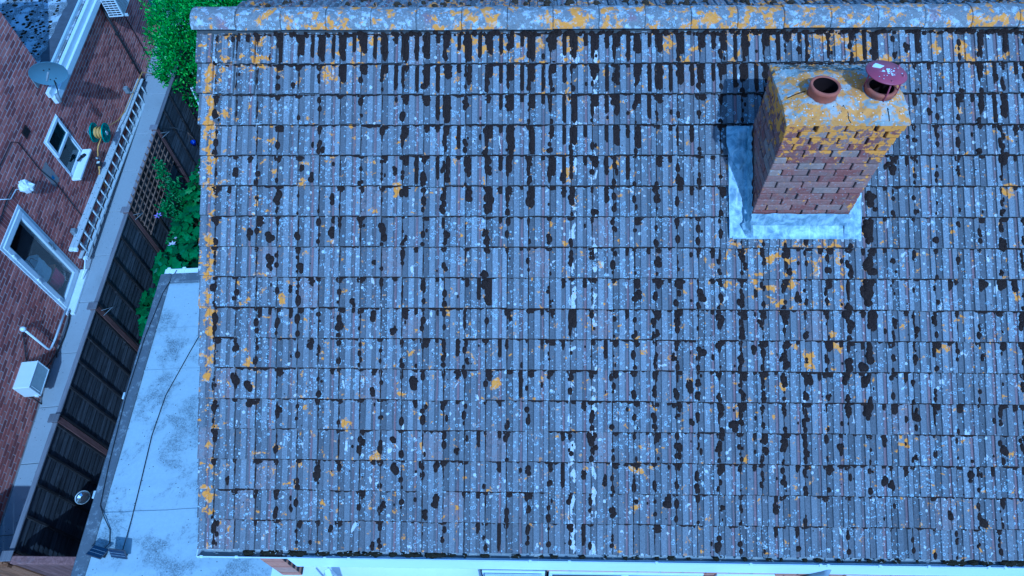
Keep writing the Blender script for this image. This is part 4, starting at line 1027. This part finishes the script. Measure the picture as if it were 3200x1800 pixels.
# bag-wrapped lamp
bl = wall_thing('wall_lamp', 'outdoor lamp wrapped in a white plastic bag above the door', 'lamp', 0, 7.33, 2.12)
bb = MB(); bb.grid(lambda u, v: Vector((.11, 0, .08)) + Vector((.10*math.cos(6.283*u)*math.sin(math.pi*v), .10*math.sin(6.283*u)*math.sin(math.pi*v), .13*math.cos(math.pi*v)))*(1+.45*mn.noise(Vector((math.cos(6.283*u)*2.2, math.sin(6.283*u)*2.2, v*5)))), 20, 14, False); bb.build('bag', M['white_bag'], bl)
MB().bbox(.0, .06, -.04, .04, -.02, .12, .005).build('lamp_base', M['upvc'], bl)
MB().tube([(.02, -.03, .06), (.012, -.14, .16), (.012, -.38, .18), (.012, -.6, .42)], .008, 6).build('lead_cable', M['upvc'], bl)
# wall cabinet
wc_ = wall_thing('wall_cabinet', 'cream metal box with framed panel mounted low on the brick wall', 'cabinet', 0, 4.02, .40)
MB().bbox(.0, .275, 0, .52, 0, .35, .010).build('casing', M['cream'], wc_)
pf = MB()
for a, b, c, d in ((.0, .52, .0, .018), (.0, .52, .332, .35), (.0, .018, .018, .332), (.502, .52, .018, .332)): pf.box(.2752, .285, a, b, c, d)
pf.build('panel_frame', M['wpaint'], wc_); MB().box(.2755, .279, .018, .502, .018, .332).build('panel', plain('grey_panel', (.42, .48, .5), .4, .4), wc_)
MB().bbox(.279, .285, .05, .058, .06, .29, .001).build('handle_strip', M['wpaint'], wc_); MB().bbox(.20, .26, -.02, .0, .0, .05, .004).build('drain_nozzle', M['cream'], wc_)
MB().tube([(.05, .05, 0), (.05, .05, -.32), (.05, .05, -.40)], .012, 8).build('waste_pipe', M['black'], wc_)
# bags inside the glazed door
def bag(name, label, s, d, z, w_, dp_, h, mat):
    b = MB()
    def fn(u, v):
        a = 6.283*u; p = 3.2; ca, sa_ = math.cos(a), math.sin(a); rr = (abs(ca)**p+abs(sa_)**p)**(-1/p); k = 1+.16*mn.noise(Vector((ca*2, sa_*2, v*3+s))); return Vector((dp_*ca*rr*k, w_*sa_*rr*k, h*v))
    b.grid(fn, 26, 10, False); b.grid(lambda u, v: fn(u, .0)*v, 26, 1); b.grid(lambda u, v: fn(u, .97)*Vector((1, 1, 1)).x*1.0 - Vector((fn(u, .97).x*(1-v)*.98, fn(u, .97).y*(1-v)*.98, .06)), 26, 1)
    o = empty(name, label, 'bag', LH(d, s, z), LR); b.build('bag_body', mat, o)
    hnd = MB(); hnd.tube([(-dp_*.6, -w_*.4, h*.95), (-dp_*.5, -w_*.2, h+.12), (-dp_*.5, w_*.2, h+.12), (-dp_*.6, w_*.4, h*.95)], .006, 6); hnd.tube([(dp_*.6, -w_*.4, h*.95), (dp_*.5, -w_*.2, h+.12), (dp_*.5, w_*.2, h+.12), (dp_*.6, w_*.4, h*.95)], .006, 6); hnd.build('handles', M['black'], o)
bag('carrier_bag', 'pale carrier bag standing inside behind the glazed door', 6.48, -.25, .62, .21, .12, .42, plain('pale_bag', (.80, .84, .84), .6, .3))
bag('carrier_bag', 'red and white plastic bag below the pale bag behind the door', 6.62, -.25, .22, .17, .12, .34, M['red_bag'])
stl = MB(); stl.bbox(-.42, -.13, 6.30, 6.78, .56, .60, .006); 
for a in ((-.40, 6.32), (-.40, 6.74), (-.17, 6.32), (-.17, 6.74)): stl.box(a[0], a[0]+.025, a[1], a[1]+.025, .05, .56)
tag(stl.build('low_stool', M['brown'], None, loc=LLOC, rot=(0, 0, LR)), 'small stool behind the door glass carrying the pale bag', 'stool')

# ------------------------------------------------------------------ fence
fe = empty('fence', 'dark stained wooden lap fence with brown posts beside the path', 'fence', FLOC, FR_)
pt_ = [.758, 2.72, 4.70, 6.78, 8.93, 11.05, 13.2]
HF = 1.80
for t in pt_[:-1]:
    MB().bbox(-.05, .052, t-.05, t+.05, 0, HF+.03, .006).build('post', M['post'], fe)
    MB().bbox(-.075, .078, t-.07, t+.07, HF+.03, HF+.055, .008).build('post_cap', M['cap'], fe)
rf = random.Random(5)
for a, b in zip(pt_[:-1], pt_[1:]):
    a += .055; b -= .055; nbrd = 15
    for k in range(nbrd):
        z0 = .04 + k*(HF-.10)/nbrd; h_ = (HF-.10)/nbrd + .022; mb = MB(); n = 10; ph = rf.uniform(0, 99); i = 0
        for q in range(n+1):
            y = a + (b-a)*q/n; zt = z0 + h_; zb = z0 + .009*mn.noise(Vector((y*3.2, ph, 0))) + .005*mn.noise(Vector((y*9, ph, 0)))
            for (d, z) in ((.008, zt), (.024, zb), (.016, zb), (.002, zt)): mb.v.append((d, y, z))
        for q in range(n):
            for j in range(4): mb.f.append((q*4+j, q*4+(j+1) % 4, q*4+4+(j+1) % 4, q*4+4+j))
        mb.f.append((0, 3, 2, 1)); mb.f.append((n*4, n*4+1, n*4+2, n*4+3)); mb.build('board', M['fence'], fe)
    for q in (0.012, .26, .50, .74, .988):
        y = a + (b-a)*q; MB().bbox(.024, .050, y-.019, y+.019, .03, HF-.02, .003).build('batten', M['batten'], fe)
    MB().bbox(-.022, .046, a, b, HF-.02, HF+.006, .004).build('cap_rail', M['cap'], fe)
    MB().bbox(-.02, .001, a, b, .05, HF-.021, .002).build('back_frame', M['fence'], fe)
for t in (4.70, 6.78, 8.93):
    pipe('hook', [(.05, t+.02, 1.66), (.18, t+.12, 1.60), (.06, t-.03, 1.58)], .005, M['grey'], fe, 6)
# trellis
tr = empty('trellis', 'brown lath trellis fixed on the fence behind the climbing plant', 'trellis', FLOC, FR_)
for k in range(11):
    y = 6.90 + k*.175; MB().bbox(.055, .072, y-.011, y+.011, .98 - .02*k*0, 1.92, .002).build('slat', M['trellis'], tr)
for k in range(7):
    z = 1.03 + k*.135; MB().bbox(.0722, .085, 6.84, 8.78, z-.011, z+.011, .002).build('slat', M['trellis'], tr)
# mirrored lantern
ml = empty('mirror_lantern', 'round silvery faceted lantern hanging on the dark fence', 'lantern', FLOC + FN*.05 + FD*1.83 + Vector((0, 0, .72)), FR_)
mm = MB(); mr = Euler((0, R(62), R(-30))).to_matrix().to_4x4(); mm.lathe([(.001, .055), (.05, .05), (.088, .028), (.10, 0), (.088, -.02), (.05, -.03), (.001, -.03)], Matrix.Translation((.10, 0, .12)) @ mr, 12, False); mm.build('facets', M['silver'], ml)
MB().lathe([(.100, .006), (.106, .006), (.106, -.006), (.100, -.006)], Matrix.Translation((.10, 0, .12)) @ mr, 24).build('rim', M['alu'], ml)
MB().tube([(.0, 0, .12), (.08, 0, .12)], .012, 6).build('peg', M['black'], ml)
# gates and beam at the front end
gt_ = empty('garden_gate', 'brown timber gate and top beam between the fence post and the garage', 'gate', (-4.05, .415, 0), R(0))
MB().bbox(.04, 1.34, -.05, .05, 1.80, 1.90, .008).build('beam', M['post'], gt_)
for k in range(8): MB().bbox(.06+k*.16, .21+k*.16, -.012, .012, .06, 1.74, .004).build('board', M['post'], gt_)
for z in (.3, 1.45): MB().bbox(.06, 1.33, .0125, .05, z, z+.10, .004).build('ledge', M['post'], gt_)
g2 = empty('path_gate', 'tan timber gate across the near end of the side path', 'gate', (-5.98, .40, 0), R(1))
for k in range(11): MB().bbox(.0+k*.158, .15+k*.158, -.012, .012, .05, 1.72, .004).build('board', M['brown'], g2)
for z in (.3, 1.5): MB().bbox(.0, 1.74, -.05, -.0125, z, z+.10, .004).build('ledge', M['brown'], g2)
MB().bbox(-.03, 1.76, -.045, .035, 1.72, 1.76, .005).build('top_rail', M['brown'], g2)

# ------------------------------------------------------------------ garage with flat roof
ga = empty('garage', 'flat roofed garage with pale silvery felt and dark kerb beside the house', 'garage', (-2.735, .11, 0), R(3.35))
GZ = 2.50
MB().box(.08, 2.86, -2.6, 4.42, 0, GZ-.12).build('wall', M['fbrick'], ga)
MB().box(.02, 2.88, -2.7, 4.46, GZ-.12, GZ-.03).build('deck', M['felt'], ga)
def gfelt(u, v):
    x, y = .15 + u*2.72, -2.6 + v*6.90; return Vector((x + (.02*mn.noise(Vector((y*3, 1, 0))) if u == 0 else 0), y, GZ - .006 + .008*mn.noise(Vector((x*1.3, y*1.3, 0))) + (.006 if abs((y % 1.05)-.03) < .03 else 0)))
MB().grid(gfelt, 24, 130).build('roof', M['felt'], ga)
for y in (-2.4, -.35, .72, 2.75, 3.45): MB().grid(lambda u, v: Vector((.15+u*2.72, y + v*.03 + .008*mn.noise(Vector((u*14, y, 0))), GZ + .006 + .003*mn.noise(Vector((u*30, v, 2))) + .008*mn.noise(Vector(((.15+u*2.72)*1.3, y*1.3, 0))))), 30, 1).build('felt_lap', M['felt'], ga)
kb = MB(); kb.bbox(-.01, .165, -2.7, 4.48, GZ-.02, GZ+.035, .02); kb.bbox(.166, 2.88, 4.30, 4.48, GZ-.02, GZ+.032, .02); kb.build('kerb', M['feltd'], ga)
gg = MB(); gg.bbox(.02, 2.9, 4.49, 4.60, GZ-.10, GZ-.01, .012); gg = gg.build('gutter', M['wpaint'], ga)
for x in (.06, .30, .75): MB().bbox(x, x+.05, 4.485, 4.61, GZ-.06, GZ+.006, .004).build('gutter_clip', M['wpaint'], gg)
for y in (2.35, .95): MB().bbox(-.05, -.008, y, y+.10, GZ-.06, GZ-.0, .006).build('edge_clip', M['alu'], ga)
# front porch roof: darker felt
pr = empty('porch', 'grey felted porch roof with loose black cables under the eaves', 'porch', (.15, -1.4, 0))
MB().box(.08, 2.1, -1.2, 1.32, 0, GZ-.2).build('wall', M['fbrick'], pr)
MB().bbox(.0, 2.2, -1.3, 1.33, GZ-.2, GZ-.06, .01).build('roof', M['tarmac'], pr)
cb_ = MB(); cb_.tube([(.62, -.10, 3.78), (.9, -.20, 3.5), (1.2, -.28, 3.32), (1.6, -.32, 3.28), (2.1, -.30, 3.34), (2.6, -.22, 3.6)], .010, 6); cb_.tube([(.8, -.14, 3.70), (1.2, -.26, 3.36), (1.7, -.34, 3.22), (2.2, -.36, 3.15), (2.7, -.3, 3.1)], .009, 6)
tag(cb_.build('hanging_cables', M['black']), 'slack black cables hanging in front of the wall below the fascia', 'cable')
# solar panels on the garage roof and their cables
for i, (x, y, rz, tl, lab) in enumerate(((-2.43, .36, -14, -28, 'small solar panel seen edge on near the kerb of the garage roof'), (-2.17, .345, -6, 62, 'small solar panel with visible dark cells on the garage roof'))):
    o = empty('solar_panel', lab, 'solar panel', (x, y, GZ+.005), R(rz), 'small solar panels on the garage roof')
    m = Matrix.Translation((0, 0, .145)) @ Euler((R(tl), 0, 0)).to_matrix().to_4x4()
    MB().bbox(-.105, .105, -.075, .075, -.008, .008, .003, m).build('frame', M['solarf'], o)
    MB().box(-.097, .097, -.067, .067, .0085, .0105, m).build('cells', M['solar'], o)
    bl_ = MB(); bl_.box(-.097, .097, -.024, -.022, .0106, .0112, m); bl_.box(-.097, .097, .020, .022, .0106, .0112, m); bl_.build('busbar', M['alu'], o)
    MB().tube([(0, .0, 0), (0, .0, .09), m @ Vector((0, 0, -.008))], .010, 8).build('stem', M['black'], o); MB().bbox(-.04, .04, -.03, .03, 0, .012, .003).build('foot', M['black'], o)
c1 = MB(); zc = GZ+.014
c1.tube([(-1.95, 4.05, zc), (-2.15, 3.2, zc), (-2.30, 2.5, zc), (-2.31, 1.9, zc), (-2.25, 1.2, zc), (-2.22, .8, zc), (-2.17, .40, zc+.06)], .0065, 6)
tag(c1.build('power_cable', M['black']), 'long black cable running the length of the pale garage roof', 'cable')
c1 = MB(); c1.tube([(-2.78, 4.66, GZ+.01), (-2.84, 4.2, zc+.04), (-2.87, 3.4, zc+.045), (-2.83, 2.4, zc+.04), (-2.74, 1.5, zc+.035), (-2.66, .95, zc+.035), (-2.56, .80, zc+.02), (-2.45, .66, zc), (-2.40, .50, zc), (-2.43, .38, zc+.06)], .006, 6)
tag(c1.build('power_cable', M['black']), 'thin black cable lying along the dark kerb of the garage roof', 'cable')

# ------------------------------------------------------------------ planting
def leaf(mb, p, d, up, L, wd, fold=.25, lobes=False):
    d = d.normalized(); sd_ = d.cross(up)
    if sd_.length < 1e-4: sd_ = d.orthogonal()
    sd_.normalize(); n = sd_.cross(d).normalized(); i = len(mb.v)
    if lobes:
        c = p + d*L*.45; pts = [p]; N = 11
        for k in range(N):
            a = math.pi*(-.86 + 1.72*k/(N-1)); rr = L*.58*(1 if k % 2 == 0 else .66); pts.append(c + d*math.cos(a)*rr + sd_*math.sin(a)*rr*wd/L*1.5 - n*fold*L*.25*abs(math.sin(a)))
        mb.v += [tuple(c)] + [tuple(q_) for q_ in pts]
        for k in range(1, len(pts)): mb.f.append((i, i+k, i+k+1))
        mb.f.append((i, i+len(pts), i+1)); return
    mb.v += [tuple(p), tuple(p + d*L*.5 + sd_*wd*.5 + n*fold*wd), tuple(p + d*L), tuple(p + d*L*.5 - sd_*wd*.5 + n*fold*wd)]
    mb.f += [(i, i+1, i+2), (i, i+2, i+3)]
def rdir(r_): 
    while True:
        v = Vector((r_.uniform(-1, 1), r_.uniform(-1, 1), r_.uniform(-1, 1)))
        if .05 < v.length < 1: return v.normalized()
def stems(mb, base, tips, r0):
    for t in tips:
        mid = (Vector(base)*.4 + Vector(t)*.6) + Vector((0, 0, .08)); mb.tube([base, mid, t], [r0, r0*.6, r0*.25], 5)
def shrub(name, label, base, lobes_, n, L, mat, seed, group=None, wdr=.45):
    r_ = random.Random(seed); o = empty(name, label, 'shrub', base, 0, group); B = Vector(base); mb = MB(); tips = []
    tot = sum(q[3]*q[4]*q[5] for q in lobes_)
    for (cx, cy, cz, rx_, ry_, rz_) in lobes_:
        c = Vector((cx, cy, cz)) - B; m_ = int(n*(rx_*ry_*rz_)/tot); tips.append(c)
        nc = max(8, m_//14)
        for _ in range(nc):
            v = rdir(r_); rad = r_.uniform(.55, 1.0)**.5*(1+.20*mn.noise(v*2.3+Vector((seed, 0, 0)))+.10*mn.noise(v*6+Vector((seed, 3, 0))))
            cc = c + Vector((v.x*rx_, v.y*ry_, v.z*rz_))*rad
            if B.z + cc.z < .05: continue
            ax_ = (v + Vector((0, 0, .9)) + rdir(r_)*.5).normalized()
            for k in range(14):
                dd = (ax_ + rdir(r_)*1.1).normalized(); leaf(mb, cc + rdir(r_)*L*1.1 + ax_*L*.15*k*.5, dd, Vector((0, 0, 1)) + rdir(r_)*.4, L*r_.uniform(.7, 1.25), L*wdr*r_.uniform(.8, 1.2))
    mb.build('foliage', mat, o); sb = MB(); stems(sb, (0, 0, 0), tips + [t + rdir(r_)*.5 for t in tips for _ in range(4)], .05); sb.build('stem', M['stem'], o)
    return o
shrub('evergreen_shrub', 'large bright green leafy shrub at the far end of the fence', (-4.2, 11.9, 0),
      [(-4.35, 11.6, 1.45, 1.15, 1.35, 1.25), (-3.7, 12.8, 1.9, 1.5, 1.5, 1.5), (-4.9, 12.6, 1.35, .95, 1.3, 1.1), (-3.2, 11.3, 1.3, 1.1, 1.0, 1.1), (-2.2, 13.2, 2.0, 1.6, 1.4, 1.5), (-4.55, 10.55, 1.55, .65, .62, .75), (-5.0, 11.3, 1.25, .55, .7, .7), (-5.3, 12.3, 1.5, .7, 1.0, .95), (-5.05, 11.0, 1.55, .5, .55, .6)], 62000, .085, M['leaf'], 3)
def border(name, label, x, y, h, rad, n, L, mat, seed, lob=True, group='leafy plants in the garden bed'):
    r_ = random.Random(seed); o = empty(name, label, 'plant', (x, y, 0), 0, group); mb = MB(); sb = MB()
    for _ in range(n):
        a = r_.uniform(0, 6.283); q = rad*math.sqrt(r_.random()); hh = h*(1-.55*(q/rad)**2)*r_.uniform(.65, 1.1)
        p = Vector((q*math.cos(a), q*math.sin(a), hh)); d = Vector((math.cos(a+r_.gauss(0, .7)), math.sin(a+r_.gauss(0, .7)), r_.uniform(-.45, .1)))
        leaf(mb, p, d, Vector((0, 0, 1)) + rdir(r_)*.35, L*r_.uniform(.6, 1.15), L*r_.uniform(.55, .75), .3, lob)
        if r_.random() < .35: sb.tube([(q*.25*math.cos(a), q*.25*math.sin(a), 0), (q*.7*math.cos(a), q*.7*math.sin(a), hh*.7), tuple(p)], .004, 4, False)
    mb.build('leaves', mat, o); sb.build('stalks', M['stem'], o); return o
border('lobed_plant', 'broad lobed leaf plant right behind the garage gutter', -3.72, 5.85, 1.35, .50, 210, .20, M['leaf2'], 21)
border('lobed_plant', 'broad lobed leaf plant squeezed between fence and garage edge', -4.02, 5.10, 1.05, .34, 110, .19, M['leaf2'], 22)
border('lobed_plant', 'lobed leaf plant beside the white star flower', -4.0, 6.35, .80, .42, 170, .17, M['leaf2'], 23)
border('lobed_plant', 'dense green plant half hidden under the roof verge', -3.62, 6.75, 1.35, .52, 260, .17, M['leaf2'], 24)
border('lobed_plant', 'bright leafed plant farther along the bed under the verge', -3.78, 7.65, 1.25, .48, 240, .14, M['leaf3'], 25)
border('lobed_plant', 'small leafed plant in front of the far dark fence panel', -4.0, 8.45, .95, .40, 260, .09, M['leaf3'], 26, False)
border('lobed_plant', 'low ragged plant at the foot of the trellis', -4.22, 6.95, .60, .36, 330, .085, M['leaf3'], 27, False)
border('lobed_plant', 'narrow leafed plant hanging by the garage kerb', -3.86, 4.62, 1.20, .26, 70, .17, M['leaf2'], 28)
# clematis on the trellis
r_ = random.Random(31); cl = empty('climbing_plant', 'climbing plant with small leaves spreading down over the trellis', 'climber', FLOC + FN*.06 + FD*7.2, FR_)
mb = MB(); sb = MB()
lines = [[(.08, .35, .1), (.10, .6, .9), (.10, .72, 1.4), (.10, .78, 1.78)], [(.08, .3, .1), (.14, .35, .8), (.16, .25, 1.15), (.16, .0, 1.35)], [(.1, .2, .1), (.22, .15, .6), (.28, .0, .9)], [(.1, .5, .1), (.15, .75, .8), (.14, .95, 1.15)]]
for ln_ in lines:
    sb.tube(ln_, .006, 5)
    for a, b in zip(ln_[:-1], ln_[1:]):
        for _ in range(75):
            t = r_.random(); p = Vector(a).lerp(Vector(b), t) + Vector((r_.uniform(.0, .14), r_.gauss(0, .09), r_.gauss(0, .06)))
            d = Vector((r_.uniform(.2, 1), r_.gauss(0, .8), r_.uniform(-.9, .2))); leaf(mb, p, d, Vector((.6, 0, 1)), r_.uniform(.06, .11), r_.uniform(.032, .055))
mb.build('leaves', M['leaf3'], cl); sb.build('stem', M['stem'], cl)
def flower(name, label, loc, mat, rad, n=6):
    f = MB()
    for k in range(n):
        a = 6.283*k/n; leaf(f, Vector((0, 0, 0)), Vector((math.cos(a), math.sin(a), .25)), Vector((0, 0, 1)), rad, rad*.42, .1)
    o = empty(name, label, 'flower', loc, 0); f.build('petals', mat, o); MB().tube([(0, 0, -.25), (0, 0, 0)], .004, 5).build('stalk', M['stem'], o); return o
flower('flower', 'mauve star shaped flower on the climbing plant', (-4.28, 6.78, 1.30), M['mauve'], .085)
flower('flower', 'white star shaped flower low beside the fence post', (-4.05, 6.38, .92), M['petal'], .09, 7)
for x, y, z, lb in ((-4.02, 6.52, .95, 'tiny pale flower just above the white star flower'), (-3.88, 6.72, 1.05, 'tiny pale flower among leaves near the foot of the trellis'), (-4.12, 6.45, .85, 'tiny pale flower close to the brown fence post'),
                    (-3.92, 8.2, 1.15, 'tiny pale flower in front of the far fence panel'), (-3.86, 8.0, 1.2, 'tiny pale flower nearest the roof verge by the far fence panel')):
    flower('small_flower', lb, (x, y, z), M['petal'], .035, 5)
# framed black panel and blue pot near the shrub
tb = empty('framed_panel', 'black panel with a white frame beside the bright green shrub', 'panel', (-4.12, 10.35, 0), R(31))
MB().box(-.42, .42, -.42, .42, 1.22, 1.245).build('sheet', M['solarf'], tb)
for a, b, c, d in ((-.45, .45, -.45, -.42), (-.45, .45, .42, .45), (-.45, -.42, -.42, .42), (.42, .45, -.42, .42)): MB().bbox(a, b, c, d, 1.205, 1.26, .004).build('frame_bar', M['wpaint'], tb)
for a in (-.40, .36):
    for b in (-.40, .36): MB().box(a, a+.04, b, b+.04, 0, 1.219).build('leg', M['black'], tb)
bp = empty('hanging_pot', 'small blue pot hanging by strings near the dark fence', 'pot', (-4.23, 8.86, 1.12), 0)
MB().lathe([(.001, 0), (.036, .0), (.055, .09), (.058, .10), (.05, .10), (.03, .02), (.001, .02)], None, 18).build('bowl', M['blue'], bp)
hs = MB()
for a in (0, 2.1, 4.2): hs.tube([(.07*math.cos(a), .07*math.sin(a), .115), (0, .0, .36)], .003, 4)
hs.build('strings', M['trellis'], bp)
pipe('rod', [(0, 0, .36), (-.25, .0, .50), (-.56, .0, .46)], .006, M['black'], bp, 6)
